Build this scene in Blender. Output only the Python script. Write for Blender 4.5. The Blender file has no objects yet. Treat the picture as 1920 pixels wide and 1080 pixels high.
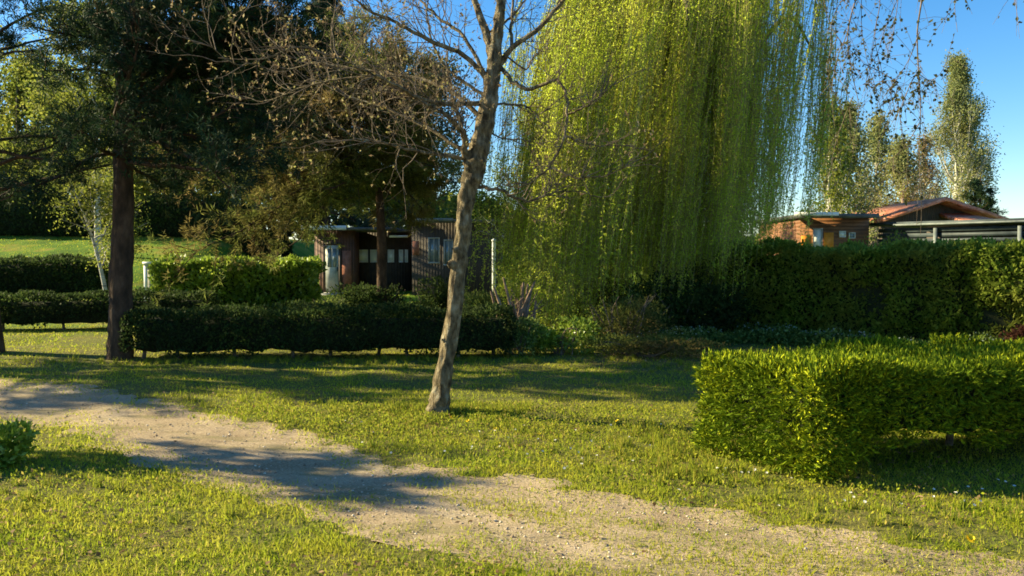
import bpy, math, random
import numpy as np
from mathutils import Vector, Matrix

# ------------------------------------------------------------------ camera, sky, sun, exposure
scene = bpy.context.scene
COL = scene.collection
CAM_H, FPX, HOR = 1.6, 1536.0, 480.0          # eye height, focal length and horizon row at 1920x1080
PITCH = math.atan((540.0 - HOR) / FPX)
cam_d = bpy.data.cameras.new('camera')
cam_d.sensor_width = 36.0
cam_d.lens = 36.0 * FPX / 1920.0
cam_d.clip_start = 0.05
cam_d.clip_end = 3000.0
cam = bpy.data.objects.new('camera', cam_d)
COL.objects.link(cam)
cam.location = (0, 0, CAM_H)
cam.rotation_euler = (math.pi / 2 - PITCH, 0, 0)
scene.camera = cam

SUN_EL = math.radians(26.0)
SUN_TO = Vector((-0.965, 0.25, 0)).normalized()          # horizontal direction towards the sun
SUN_DIR = Vector((SUN_TO.x * math.cos(SUN_EL), SUN_TO.y * math.cos(SUN_EL), math.sin(SUN_EL)))
SUN_ROT = math.atan2(SUN_TO.x, SUN_TO.y)
w = bpy.data.worlds.new("World")
scene.world = w
w.use_nodes = True
nt = w.node_tree
nt.nodes.clear()
sky = nt.nodes.new('ShaderNodeTexSky')
sky.sky_type = 'NISHITA'
sky.sun_disc = False
sky.sun_elevation = SUN_EL
sky.sun_rotation = SUN_ROT
sky.altitude = 300.0
sky.air_density = 1.0
sky.dust_density = 0.3
sky.ozone_density = 3.0
hs = nt.nodes.new('ShaderNodeHueSaturation')
hs.inputs['Saturation'].default_value = 1.32
bg = nt.nodes.new('ShaderNodeBackground')
bg.inputs['Strength'].default_value = 0.077
wo = nt.nodes.new('ShaderNodeOutputWorld')
nt.links.new(sky.outputs[0], hs.inputs['Color'])
nt.links.new(hs.outputs[0], bg.inputs['Color'])
nt.links.new(bg.outputs[0], wo.inputs['Surface'])
sun_d = bpy.data.lights.new('sun', 'SUN')
sun_d.energy = 5.0
sun_d.angle = math.radians(0.6)
sun_d.color = (1.0, 0.87, 0.52)
sun_o = bpy.data.objects.new('sun', sun_d)
COL.objects.link(sun_o)
sun_o.rotation_euler = SUN_DIR.to_track_quat('Z', 'Y').to_euler()
vs = scene.view_settings
vs.view_transform = 'Standard'
vs.look = 'None'
vs.exposure = 1.55
vs.gamma = 1.0
vs.use_curve_mapping = False
scene.cycles.filter_width = 1.7
scene.cycles.max_bounces = 6
scene.cycles.transparent_max_bounces = 4
scene.cycles.use_denoising = True

# ------------------------------------------------------------------ helpers
RNG = np.random.default_rng(7)


def ray(px, py):
    x = (px - 960.0) / FPX
    y = (540.0 - py) / FPX
    cy, sy = math.cos(PITCH), math.sin(PITCH)
    return x, cy + y * sy, y * cy - sy


def W(px, py, Y):
    """world point that stands at distance Y in the direction of a photo pixel"""
    rx, ry, rz = ray(px, py)
    t = Y / ry
    return np.array([rx * t, Y, CAM_H + rz * t])


def G(px, py, z=0.0):
    rx, ry, rz = ray(px, py)
    t = (z - CAM_H) / rz
    return np.array([rx * t, ry * t, z])


def hash2(ix, iy, seed):
    n = (ix.astype(np.int64) * 374761393 + iy.astype(np.int64) * 668265263 + seed * 974711) & 0x7fffffff
    n = ((n ^ (n >> 13)) * 1274126177) & 0x7fffffff
    return ((n ^ (n >> 16)) & 0xffff) / 65535.0


def vn(x, y, s, seed=0):
    x = np.asarray(x, float) / s
    y = np.asarray(y, float) / s
    ix, iy = np.floor(x), np.floor(y)
    fx, fy = x - ix, y - iy
    fx = fx * fx * (3 - 2 * fx)
    fy = fy * fy * (3 - 2 * fy)
    a, b = hash2(ix, iy, seed), hash2(ix + 1, iy, seed)
    c, d = hash2(ix, iy + 1, seed), hash2(ix + 1, iy + 1, seed)
    return (a * (1 - fx) + b * fx) * (1 - fy) + (c * (1 - fx) + d * fx) * fy


def sst(x, a, b):
    t = np.clip((np.asarray(x, float) - a) / (b - a), 0, 1)
    return t * t * (3 - 2 * t)


def unit(v):
    v = np.asarray(v, float)
    return v / np.maximum(np.linalg.norm(v, axis=-1, keepdims=True), 1e-9)


def link_mesh(name, batches, mats, parent=None, smooth=False):
    """batches: list of (verts, faces[m,k], material index) -> ONE mesh object"""
    vs_, loops, starts, totals, mi = [], [], [], [], []
    off = 0
    lo = 0
    for b in batches:
        v, f = np.asarray(b[0], float), np.asarray(b[1], int)
        if len(v) == 0 or len(f) == 0:
            continue
        vs_.append(v)
        loops.append((f + off).ravel())
        m, k = f.shape
        starts.append(lo + np.arange(m) * k)
        totals.append(np.full(m, k))
        mi.append(np.full(m, b[2] if len(b) > 2 else 0))
        off += len(v)
        lo += m * k
    V = np.concatenate(vs_)
    L = np.concatenate(loops)
    S = np.concatenate(starts)
    M = np.concatenate(mi)
    me = bpy.data.meshes.new(name)
    o = bpy.data.objects.new(name, me)
    COL.objects.link(o)
    if parent is not None:
        o.parent = parent
        loc = np.array(parent['_w'], float)
        if parent.get('_rz'):
            a = -parent['_rz']
            V = V - loc
            V = np.stack([V[:, 0] * math.cos(a) - V[:, 1] * math.sin(a), V[:, 0] * math.sin(a) + V[:, 1] * math.cos(a), V[:, 2]], 1)
        else:
            V = V - loc
        o['_w'] = parent['_w']
        if parent.get('_rz'):
            o['_rz'] = parent['_rz']
    me.vertices.add(len(V))
    me.vertices.foreach_set('co', V.astype(np.float32).ravel())
    me.loops.add(len(L))
    me.loops.foreach_set('vertex_index', L.astype(np.int32))
    me.polygons.add(len(S))
    me.polygons.foreach_set('loop_start', S.astype(np.int32))
    me.polygons.foreach_set('material_index', M.astype(np.int32))
    if smooth:
        me.polygons.foreach_set('use_smooth', np.ones(len(S), bool))
    me.update(calc_edges=True)
    for m in (mats if isinstance(mats, (list, tuple)) else [mats]):
        me.materials.append(m)
    return o


def tag(o, label=None, cat=None, group=None, kind=None):
    if label: o['label'] = label
    if cat: o['category'] = cat
    if group: o['group'] = group
    if kind: o['kind'] = kind
    return o


def thing(name, loc, label, cat, group=None, rz=0.0):
    o = bpy.data.objects.new(name, None)
    o.empty_display_size = 0.2
    COL.objects.link(o)
    o.location = tuple(float(c) for c in loc)
    o.rotation_euler = (0, 0, rz)
    o['_w'] = [float(c) for c in loc]
    if rz: o['_rz'] = float(rz)
    return tag(o, label, cat, group)


def tube(pts, rad, sides=6, cap=True):
    P = np.asarray(pts, float)
    n = len(P)
    R = np.broadcast_to(np.asarray(rad, float), (n,))
    T = unit(np.gradient(P, axis=0))
    mx = np.abs(T).max(axis=0)
    ref = np.zeros(3)
    ref[int(np.argmin(mx))] = 1.0
    N = unit(np.cross(T, ref))
    B = np.cross(T, N)
    a = np.arange(sides) * 2 * math.pi / sides
    V = (P[:, None, :] + R[:, None, None] * (N[:, None, :] * np.cos(a)[None, :, None] + B[:, None, :] * np.sin(a)[None, :, None])).reshape(-1, 3)
    i = np.arange(n - 1)[:, None] * sides
    j = np.arange(sides)[None, :]
    j2 = (j + 1) % sides
    F = np.stack([i + j, i + j2, i + sides + j2, i + sides + j], -1).reshape(-1, 4)
    return V, F


def tubes(lines, sides=5):
    """lines: list of (pts, radii) -> merged (V, F)"""
    VV, FF, off = [], [], 0
    for ln in lines:
        s = ln[2] if len(ln) > 2 else sides
        v, f = tube(ln[0], ln[1], s)
        VV.append(v)
        FF.append(f + off)
        off += len(v)
    return np.concatenate(VV), np.concatenate(FF)


def smooth_line(pts, n=6, jit=0.0, rng=RNG):
    """Catmull-Rom through pts"""
    P = np.asarray(pts, float)
    P = np.vstack([2 * P[0] - P[1], P, 2 * P[-1] - P[-2]])
    out = []
    for k in range(1, len(P) - 2):
        p0, p1, p2, p3 = P[k - 1], P[k], P[k + 1], P[k + 2]
        for t in np.arange(n) / n:
            out.append(0.5 * ((2 * p1) + (-p0 + p2) * t + (2 * p0 - 5 * p1 + 4 * p2 - p3) * t * t + (-p0 + 3 * p1 - 3 * p2 + p3) * t ** 3))
    out.append(P[-2])
    out = np.array(out)
    if jit:
        out[1:-1, :3] += rng.normal(0, jit, (len(out) - 2, 3))
    return out


def leaves(P, D, L, Wd, rng=RNG, up=0.0, fold=0.18):
    """rhombic leaves: base point, direction, length, width"""
    n = len(P)
    D = unit(D)
    R = rng.normal(size=(n, 3))
    R[:, 2] += up
    N = unit(np.cross(D, np.cross(R, D)))
    S = np.cross(D, N)
    L = np.broadcast_to(np.asarray(L, float), (n,))[:, None]
    Wd = np.broadcast_to(np.asarray(Wd, float), (n,))[:, None]
    a = P
    m = P + D * L * 0.45
    V = np.stack([a, m + S * Wd * 0.5 + N * Wd * fold, P + D * L, m - S * Wd * 0.5 + N * Wd * fold], 1).reshape(-1, 3)
    F = np.arange(n * 4).reshape(n, 4)
    return V, F


def rdir(n, rng=RNG):
    return unit(rng.normal(size=(n, 3)))


# ------------------------------------------------------------------ materials
def newmat(name):
    m = bpy.data.materials.new(name)
    m.use_nodes = True
    m.node_tree.nodes.clear()
    return m, m.node_tree.nodes, m.node_tree.links


def ramp(N, L, src, stops):
    r = N.new('ShaderNodeValToRGB')
    el = r.color_ramp.elements
    el[0].position, el[0].color = stops[0][0], (*stops[0][1], 1)
    el[1].position, el[1].color = stops[-1][0], (*stops[-1][1], 1)
    for p, c in stops[1:-1]:
        e = el.new(p)
        e.color = (*c, 1)
    L.new(src, r.inputs[0])
    return r.outputs[0]


def noise(N, L, vec, scale, detail=4, rough=0.55):
    n = N.new('ShaderNodeTexNoise')
    n.inputs['Scale'].default_value = scale
    n.inputs['Detail'].default_value = detail
    n.inputs['Roughness'].default_value = rough
    if vec is not None: L.new(vec, n.inputs['Vector'])
    return n.outputs['Fac']


def mixc(N, L, fac, a, b, mode='MIX'):
    m = N.new('ShaderNodeMix')
    m.data_type = 'RGBA'
    m.blend_type = mode
    for sock, v in ((m.inputs[0], fac), (m.inputs[6], a), (m.inputs[7], b)):
        if hasattr(v, 'is_output') or isinstance(v, bpy.types.NodeSocket): L.new(v, sock)
        elif isinstance(v, (int, float)): sock.default_value = v
        else: sock.default_value = (*v, 1)
    return m.outputs[2]


def leafmat(name, stops, clump=None, cscale=0.8, transl=0.4, rough=0.65, spec=0.06):
    """stops: ramp over the random value of each leaf; clump: second colour in large patches"""
    m, N, L = newmat(name)
    geo = N.new('ShaderNodeNewGeometry')
    tc = N.new('ShaderNodeTexCoord')
    c = ramp(N, L, geo.outputs['Random Per Island'], stops)
    if clump:
        f = noise(N, L, tc.outputs['Object'], cscale, 3)
        f2 = ramp(N, L, f, [(0.42, (0, 0, 0)), (0.6, (1, 1, 1))])
        sep = N.new('ShaderNodeRGBToBW')
        L.new(f2, sep.inputs[0])
        mul = N.new('ShaderNodeMath')
        mul.operation = 'MULTIPLY'
        mul.inputs[1].default_value = 0.75
        L.new(sep.outputs[0], mul.inputs[0])
        c = mixc(N, L, mul.outputs[0], c, clump)
    p = N.new('ShaderNodeBsdfPrincipled')
    p.inputs['Roughness'].default_value = rough
    p.inputs['Specular IOR Level'].default_value = spec
    L.new(c, p.inputs['Base Color'])
    t = N.new('ShaderNodeBsdfTranslucent')
    g = N.new('ShaderNodeGamma')
    g.inputs[1].default_value = 0.85
    L.new(c, g.inputs[0])
    L.new(g.outputs[0], t.inputs['Color'])
    mx = N.new('ShaderNodeMixShader')
    mx.inputs[0].default_value = transl
    L.new(p.outputs[0], mx.inputs[1])
    L.new(t.outputs[0], mx.inputs[2])
    o = N.new('ShaderNodeOutputMaterial')
    L.new(mx.outputs[0], o.inputs[0])
    return m


def surf(name, stops, scale=8, detail=6, rough=0.85, bump=0.3, bscale=None, stretch=(1, 1, 1), spec=0.2, metal=0.0, bdist=0.02):
    m, N, L = newmat(name)
    tc = N.new('ShaderNodeTexCoord')
    mp = N.new('ShaderNodeMapping')
    mp.inputs['Scale'].default_value = stretch
    L.new(tc.outputs['Object'], mp.inputs[0])
    f = noise(N, L, mp.outputs[0], scale, detail, 0.6)
    c = ramp(N, L, f, stops)
    p = N.new('ShaderNodeBsdfPrincipled')
    p.inputs['Roughness'].default_value = rough
    p.inputs['Specular IOR Level'].default_value = spec
    p.inputs['Metallic'].default_value = metal
    L.new(c, p.inputs['Base Color'])
    if bump:
        b = N.new('ShaderNodeBump')
        b.inputs['Strength'].default_value = bump
        b.inputs['Distance'].default_value = bdist
        f2 = noise(N, L, mp.outputs[0], bscale or scale * 2, 5, 0.65)
        L.new(f2, b.inputs['Height'])
        L.new(b.outputs[0], p.inputs['Normal'])
    o = N.new('ShaderNodeOutputMaterial')
    L.new(p.outputs[0], o.inputs[0])
    return m


M = {}
M['bark_grey'] = surf('grey_bark', [(0.36, (0.05, 0.036, 0.02)), (0.48, (0.15, 0.115, 0.065)), (0.56, (0.22, 0.17, 0.10)), (0.66, (0.33, 0.29, 0.20))], 16, 10, 0.92, 1.0, 26, (1, 1, 0.45), bdist=0.06)
M['bark_twig'] = surf('twig_bark', [(0.35, (0.08, 0.06, 0.042)), (0.65, (0.2, 0.15, 0.105))], 20, 3, 0.9, 0)
M['bark_pine'] = surf('pine_bark', [(0.32, (0.022, 0.016, 0.011)), (0.52, (0.07, 0.042, 0.026)), (0.7, (0.13, 0.08, 0.05))], 7, 8, 0.95, 1.0, 12, (1, 1, 0.4), bdist=0.05)
M['bark_red'] = surf('reddish_bark', [(0.32, (0.05, 0.03, 0.02)), (0.52, (0.16, 0.08, 0.045)), (0.7, (0.28, 0.14, 0.08))], 7, 8, 0.95, 1.0, 12, (1, 1, 0.5), bdist=0.04)
M['bark_birch'] = surf('birch_bark', [(0.36, (0.05, 0.045, 0.04)), (0.46, (0.42, 0.39, 0.33)), (0.7, (0.66, 0.63, 0.55))], 5, 5, 0.8, 0.3, 10, (0.6, 0.6, 3))
M['bark_willow'] = surf('willow_bark', [(0.3, (0.045, 0.035, 0.022)), (0.6, (0.14, 0.11, 0.07))], 8, 6, 0.9, 0.8, 14, (1, 1, 0.3), bdist=0.04)
M['twig_willow'] = surf('willow_twig', [(0.3, (0.20, 0.17, 0.05)), (0.6, (0.30, 0.27, 0.09))], 4, 3, 0.7, 0)
M['pale_stem'] = surf('pale_pruned_wood', [(0.35, (0.14, 0.09, 0.06)), (0.65, (0.32, 0.22, 0.16))], 9, 4, 0.9, 0.4, 20)

M['pine_needle'] = leafmat('pine_needles', [(0.0, (0.010, 0.026, 0.012)), (0.5, (0.022, 0.048, 0.016)), (1.0, (0.07, 0.09, 0.022))], (0.012, 0.032, 0.022), 0.7, 0.15)
M['pine_warm'] = leafmat('olive_needles', [(0.0, (0.035, 0.055, 0.014)), (0.5, (0.10, 0.13, 0.024)), (1.0, (0.20, 0.22, 0.04))], (0.20, 0.12, 0.045), 0.45, 0.4)
M['blue_conifer'] = leafmat('blue_green_needles', [(0.0, (0.025, 0.05, 0.035)), (1.0, (0.09, 0.12, 0.07))], (0.05, 0.08, 0.05), 0.4, 0.25)
M['willow_leaf'] = leafmat('willow_leaves', [(0.0, (0.38, 0.45, 0.03)), (0.5, (0.54, 0.61, 0.05)), (1.0, (0.70, 0.70, 0.10))], (0.44, 0.57, 0.04), 0.7, 0.58)
M['hedge_near'] = leafmat('bright_conifer_fronds', [(0.0, (0.03, 0.06, 0.006)), (0.5, (0.16, 0.22, 0.009)), (1.0, (0.46, 0.48, 0.015))], (0.10, 0.16, 0.009), 1.4, 0.06)
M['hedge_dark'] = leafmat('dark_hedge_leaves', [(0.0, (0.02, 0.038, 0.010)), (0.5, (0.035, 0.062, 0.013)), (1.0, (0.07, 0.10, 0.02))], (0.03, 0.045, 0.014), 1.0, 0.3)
M['hedge_back'] = leafmat('tall_hedge_leaves', [(0.0, (0.09, 0.13, 0.014)), (0.5, (0.18, 0.26, 0.024)), (1.0, (0.32, 0.38, 0.05))], (0.25, 0.27, 0.045), 0.9, 0.6)
M['laurel'] = leafmat('laurel_leaves', [(0.0, (0.10, 0.16, 0.012)), (0.5, (0.24, 0.34, 0.02)), (1.0, (0.42, 0.48, 0.06))], (0.10, 0.18, 0.02), 0.9, 0.35, 0.4, 0.45)
M['spring_leaf'] = leafmat('spring_green_leaves', [(0.0, (0.12, 0.15, 0.018)), (0.5, (0.20, 0.22, 0.025)), (1.0, (0.30, 0.29, 0.05))], (0.14, 0.19, 0.03), 0.5, 0.5)
M['far_leaf'] = leafmat('far_tree_leaves', [(0.0, (0.09, 0.12, 0.015)), (0.5, (0.19, 0.22, 0.025)), (1.0, (0.32, 0.31, 0.04))], (0.09, 0.13, 0.025), 0.3, 0.4)
M['poplar_leaf'] = leafmat('poplar_buds', [(0.0, (0.15, 0.18, 0.045)), (0.5, (0.26, 0.27, 0.08)), (1.0, (0.38, 0.34, 0.14))], (0.20, 0.24, 0.09), 0.35, 0.4)
M['brown_leaf'] = leafmat('brown_withered_leaves', [(0.0, (0.09, 0.055, 0.025)), (0.5, (0.20, 0.12, 0.06)), (1.0, (0.38, 0.25, 0.14))], None, 1, 0.35)
M['bud_leaf'] = leafmat('opening_buds', [(0.0, (0.10, 0.07, 0.035)), (0.5, (0.26, 0.17, 0.09)), (0.75, (0.28, 0.27, 0.07)), (1.0, (0.42, 0.33, 0.2))], None, 1, 0.35)
M['dark_leaf'] = leafmat('small_dark_leaves', [(0.0, (0.03, 0.035, 0.012)), (1.0, (0.09, 0.09, 0.03))], None, 1, 0.3)
M['shrub_leaf'] = leafmat('shrub_leaves', [(0.0, (0.04, 0.065, 0.014)), (0.5, (0.09, 0.135, 0.022)), (1.0, (0.18, 0.21, 0.04))], (0.07, 0.09, 0.03), 1.0, 0.35)
M['weed_leaf'] = leafmat('weed_leaves', [(0.0, (0.06, 0.09, 0.02)), (0.6, (0.15, 0.21, 0.04)), (1.0, (0.28, 0.34, 0.10))], None, 1, 0.35)
M['pale_flower'] = leafmat('pale_small_flowers', [(0.0, (0.2, 0.26, 0.2)), (1.0, (0.42, 0.48, 0.42))], None, 1, 0.3)
M['red_leaf'] = leafmat('dark_red_leaves', [(0.0, (0.03, 0.012, 0.008)), (1.0, (0.08, 0.03, 0.02))], None, 1, 0.35)
M['grass'] = leafmat('grass_blades', [(0.0, (0.13, 0.19, 0.010)), (0.4, (0.25, 0.33, 0.014)), (0.7, (0.38, 0.43, 0.02)), (0.93, (0.46, 0.40, 0.06)), (1.0, (0.5, 0.40, 0.12))], (0.40, 0.38, 0.03), 1.3, 0.5)
M['weed_grass'] = leafmat('lush_weeds', [(0.0, (0.07, 0.10, 0.015)), (0.35, (0.20, 0.23, 0.025)), (0.75, (0.34, 0.38, 0.02)), (0.9, (0.42, 0.35, 0.05)), (1.0, (0.30, 0.20, 0.07))], None, 1, 0.4)
M['core'] = surf('hedge_blocking_core', [(0.3, (0.01, 0.013, 0.006)), (0.7, (0.03, 0.036, 0.012))], 14, 4, 1.0, 0)  # dark colour of the opaque core added inside hedges to block light

# ------------------------------------------------------------------ ground
UP = np.array([G(*p)[:2] for p in [(-420, 668), (0, 712), (120, 724), (330, 762), (500, 795), (640, 826), (760, 862), (1000, 900), (1200, 925), (1400, 962), (1600, 1003), (1920, 1042)]])
LO = np.array([G(*p)[:2] for p in [(-420, 745), (0, 786), (110, 806), (250, 853), (400, 903), (550, 948), (700, 990), (850, 1022), (960, 1055), (1060, 1082), (1300, 1150)]])
UP = np.vstack([[-16, UP[0, 1] + 2.2], UP, [5.5, 3.4], [9, 2.2]])
LO = np.vstack([[-16, LO[0, 1] + 2.2], LO, [3.5, 2.2], [9, -0.5]])


def path_t(x, y):
    """>0 inside the path (metres from the nearest edge)"""
    u = np.interp(x, UP[:, 0], UP[:, 1])
    l = np.interp(x, LO[:, 0], LO[:, 1])
    wob = (vn(x, y, 0.8, 3) - 0.5) * 0.3 + (vn(x, y, 0.18, 4) - 0.5) * 0.3 + (vn(x, y, 0.07, 5) - 0.5) * 0.12
    return np.minimum(u - y, y - l) * 0.85 + wob


def path_mid(x, y):
    """1 on the grassy strip between the wheel tracks"""
    u = np.interp(x, UP[:, 0], UP[:, 1])
    l = np.interp(x, LO[:, 0], LO[:, 1])
    t = (y - l) / np.maximum(u - l, 0.1)
    return np.exp(-((t - 0.55) / 0.13) ** 2) * sst(x, -0.9, 0.3) * (0.55 + 0.9 * (vn(x, y, 0.4, 9) - 0.35)) + 0.30 * np.exp(-((t - 0.45) / 0.16) ** 2) * sst(vn(x, y, 0.9, 14), 0.5, 0.8)


def height(x, y):
    x = np.asarray(x, float)
    y = np.asarray(y, float)
    left = sst(-x, 8.6, 12.5)
    z = 0.12 * sst(y, 19, 24) + 0.2 * sst(y, 26, 34)
    z = z + left * (0.42 * sst(y, 20, 24.5) + 0.165 * np.clip(y - 24, 0, 11))
    z = z + (vn(x, y, 1.7, 1) - 0.5) * 0.07 + (vn(x, y, 0.6, 2) - 0.5) * 0.025
    return z


def grid(xs, ys, zf):
    X, Y = np.meshgrid(xs, ys)
    V = np.stack([X.ravel(), Y.ravel(), zf(X.ravel(), Y.ravel())], 1)
    nx, ny = len(xs), len(ys)
    i = (np.arange(ny - 1)[:, None] * nx + np.arange(nx - 1)[None, :]).ravel()
    F = np.stack([i, i + 1, i + nx + 1, i + nx], 1)
    return V, F


def ground_z(x, y):
    return height(x, y) - 0.035 * sst(path_t(x, y), 0.0, 0.12)


def make_ground_mat():
    m, N, L = newmat('lawn_soil')
    tc = N.new('ShaderNodeTexCoord')
    f1 = noise(N, L, tc.outputs['Object'], 0.9, 5)
    f2 = noise(N, L, tc.outputs['Object'], 14, 6, 0.7)
    a = ramp(N, L, f1, [(0.35, (0.08, 0.11, 0.014)), (0.5, (0.13, 0.13, 0.03)), (0.7, (0.19, 0.155, 0.055))])
    b = ramp(N, L, f2, [(0.35, (0.05, 0.045, 0.02)), (0.6, (0.19, 0.17, 0.05))])
    c = mixc(N, L, 0.5, a, b)
    sx = N.new('ShaderNodeSeparateXYZ')
    L.new(tc.outputs['Object'], sx.inputs[0])
    mr = N.new('ShaderNodeMapRange')
    mr.inputs[1].default_value = 15.0
    mr.inputs[2].default_value = 21.0
    L.new(sx.outputs[1], mr.inputs[0])
    c = mixc(N, L, mr.outputs[0], c, ramp(N, L, f1, [(0.35, (0.06, 0.12, 0.010)), (0.52, (0.10, 0.18, 0.014)), (0.62, (0.20, 0.19, 0.03))]))
    p = N.new('ShaderNodeBsdfPrincipled')
    p.inputs['Roughness'].default_value = 0.95
    p.inputs['Specular IOR Level'].default_value = 0.1
    L.new(c, p.inputs['Base Color'])
    bp = N.new('ShaderNodeBump')
    bp.inputs['Strength'].default_value = 0.8
    bp.inputs['Distance'].default_value = 0.03
    L.new(noise(N, L, tc.outputs['Object'], 30, 5, 0.7), bp.inputs['Height'])
    L.new(bp.outputs[0], p.inputs['Normal'])
    o = N.new('ShaderNodeOutputMaterial')
    L.new(p.outputs[0], o.inputs[0])
    return m


def make_path_mat():
    m, N, L = newmat('gravel_dirt')
    tc = N.new('ShaderNodeTexCoord')
    f1 = noise(N, L, tc.outputs['Object'], 1.3, 6, 0.6)
    f2 = noise(N, L, tc.outputs['Object'], 55, 4, 0.7)
    a = ramp(N, L, f1, [(0.34, (0.21, 0.15, 0.095)), (0.5, (0.37, 0.275, 0.185)), (0.68, (0.49, 0.385, 0.275))])
    b = ramp(N, L, f2, [(0.3, (0.13, 0.085, 0.05)), (0.5, (0.42, 0.31, 0.18)), (0.72, (0.68, 0.57, 0.38))])
    c = mixc(N, L, 0.5, a, b)
    mp = N.new('ShaderNodeMapping')
    mp.inputs['Scale'].default_value = (0.5, 1.6, 1)
    mp.inputs['Rotation'].default_value = (0, 0, 0.62)
    L.new(tc.outputs['Object'], mp.inputs[0])
    mask = ramp(N, L, noise(N, L, mp.outputs[0], 1.7, 7, 0.68), [(0.50, (0, 0, 0)), (0.64, (0.75, 0.75, 0.75))])
    c = mixc(N, L, mask, c, (0.20, 0.175, 0.075))
    p = N.new('ShaderNodeBsdfPrincipled')
    p.inputs['Roughness'].default_value = 0.95
    p.inputs['Specular IOR Level'].default_value = 0.1
    L.new(c, p.inputs['Base Color'])
    bp = N.new('ShaderNodeBump')
    bp.inputs['Strength'].default_value = 0.9
    bp.inputs['Distance'].default_value = 0.02
    L.new(noise(N, L, tc.outputs['Object'], 45, 6, 0.75), bp.inputs['Height'])
    L.new(bp.outputs[0], p.inputs['Normal'])
    o = N.new('ShaderNodeOutputMaterial')
    L.new(p.outputs[0], o.inputs[0])
    return m


def axis_steps(a, b, fine, lo, hi, coarse_n=40):
    left = -np.geomspace(0.3, lo - a, coarse_n)[::-1] + lo if a < lo else np.array([])
    right = np.geomspace(0.3, b - hi, coarse_n) + hi if b > hi else np.array([])
    return np.concatenate([left, np.arange(lo, hi, fine), right])


gx = axis_steps(-600, 600, 0.10, -13, 13)
gy = axis_steps(-60, 1200, 0.10, 0, 17, 60)
M['ground'] = make_ground_mat()
M['path'] = make_path_mat()
g = link_mesh('ground', [grid(gx, gy, ground_z)], M['ground'], smooth=True)
tag(g, 'grassy park ground of short lawn and soil', 'ground', kind='structure')
# path sheet: a strip whose cross rows follow the two edges
px_ = np.arange(-16, 9, 0.06)
tt = np.linspace(-0.12, 1.12, 46)
XX, TT = np.meshgrid(px_, tt)
u_ = np.interp(XX, UP[:, 0], UP[:, 1])
l_ = np.interp(XX, LO[:, 0], LO[:, 1])
YY = l_ + (u_ - l_) * TT
xf, yf = XX.ravel(), YY.ravel()
rut = -0.02 * (1 - path_mid(xf, yf))
zf = height(xf, yf) + 0.004 + rut * sst(path_t(xf, yf), 0, .3) - 0.03 * sst(-path_t(xf, yf), -0.03, 0.10) + (vn(xf, yf, 0.12, 31) - .5) * 0.012
nx, ny = len(px_), len(tt)
ii = (np.arange(ny - 1)[:, None] * nx + np.arange(nx - 1)[None, :]).ravel()
pth = link_mesh('path', [(np.stack([xf, yf, zf], 1), np.stack([ii, ii + 1, ii + nx + 1, ii + nx], 1))], M['path'], smooth=True)
tag(pth, 'worn gravel and dirt track crossing the lawn', 'path', kind='structure')


def scatter_xy(n, y0, y1, rng, k=0.72, pad=1.2, power=1.5):
    u = rng.random(n)
    a = 1 - power
    Y = (y0 ** a + u * (y1 ** a - y0 ** a)) ** (1 / a)
    X = (rng.random(n) * 2 - 1) * (k * Y + pad)
    return X, Y


def blades(X, Y, Z, h, wd, rng, lean=0.6):
    n = len(X)
    a = rng.random(n) * 2 * math.pi
    S = np.stack([np.cos(a), np.sin(a), np.zeros(n)], 1) * (wd * 0.5)[:, None]
    b = rng.random(n) * 2 * math.pi
    ln = rng.random(n) * lean
    D = np.stack([np.cos(b) * ln, np.sin(b) * ln, np.ones(n)], 1)
    P = np.stack([X, Y, Z], 1)
    V = np.stack([P - S, P + S, P + unit(D) * h[:, None]], 1).reshape(-1, 3)
    return V, np.arange(n * 3).reshape(n, 3)


rg = np.random.default_rng(11)
X, Y = scatter_xy(620000, 2.6, 40, rg)
pt = path_t(X, Y)
dry = vn(X, Y, 0.7, 21) * 0.6 + vn(X, Y, 0.25, 22) * 0.4
keep = (pt < rg.random(len(X)) ** 2.4 * 0.55 - 0.03) & (rg.random(len(X)) < 1.1 - 0.85 * sst(dry, 0.45, 0.75))
mid = (pt > 0) & (rg.random(len(X)) < path_mid(X, Y) * 0.95)
sel = keep | mid
Xs, Ys = X[sel], Y[sel]
hh = (0.014 + 0.028 * rg.random(len(Xs))) * (0.7 + 0.8 * vn(Xs, Ys, 0.5, 25)) * (1 + Ys * 0.02)
hh[pt[sel] > 0.0] *= 0.8
wd = (0.004 + 0.006 * rg.random(len(Xs))) * (0.6 + Ys * 0.12)
gr = link_mesh('grass', [blades(Xs, Ys, np.where(pt[sel] > 0, height(Xs, Ys) - 0.012 * sst(pt[sel], .05, .3) + .004, ground_z(Xs, Ys) - 0.004), hh, wd, rg, 2.4)], M['grass'])
tag(gr, 'short yellowish green lawn grass with straw blades', 'grass', kind='stuff')

# thin dry grass between the wheel tracks and creeping in from the edges
X, Y = scatter_xy(420000, 2.6, 11, rg)
pt2 = path_t(X, Y)
dens = np.clip(path_mid(X, Y) * .8 * sst(vn(X, Y, .12, 61), .2, .6), 0, 1) + np.exp(-np.maximum(pt2, 0) / .13) * .4 * sst(vn(X, Y, .15, 62), .25, .7)
k2 = (pt2 > 0) & (rg.random(len(X)) < dens)
X, Y = X[k2], Y[k2]
hh = .010 + .022 * rg.random(len(X))
M['dry_grass'] = leafmat('dry_path_grass', [(0.0, (0.16, 0.18, 0.02)), (0.5, (0.32, 0.32, 0.04)), (0.8, (0.42, 0.36, 0.09)), (1.0, (0.5, 0.41, 0.17))], None, 1, 0.35)
tag(link_mesh('path_grass', [blades(X, Y, height(X, Y) - 0.012 * sst(path_t(X, Y), .05, .3) + .002, hh, (0.004 + 0.006 * rg.random(len(X))) * (.6 + Y * .12), rg, 2.0)], M['dry_grass']), 'thin dry grass growing between the wheel tracks', 'grass', kind='stuff')

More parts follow.
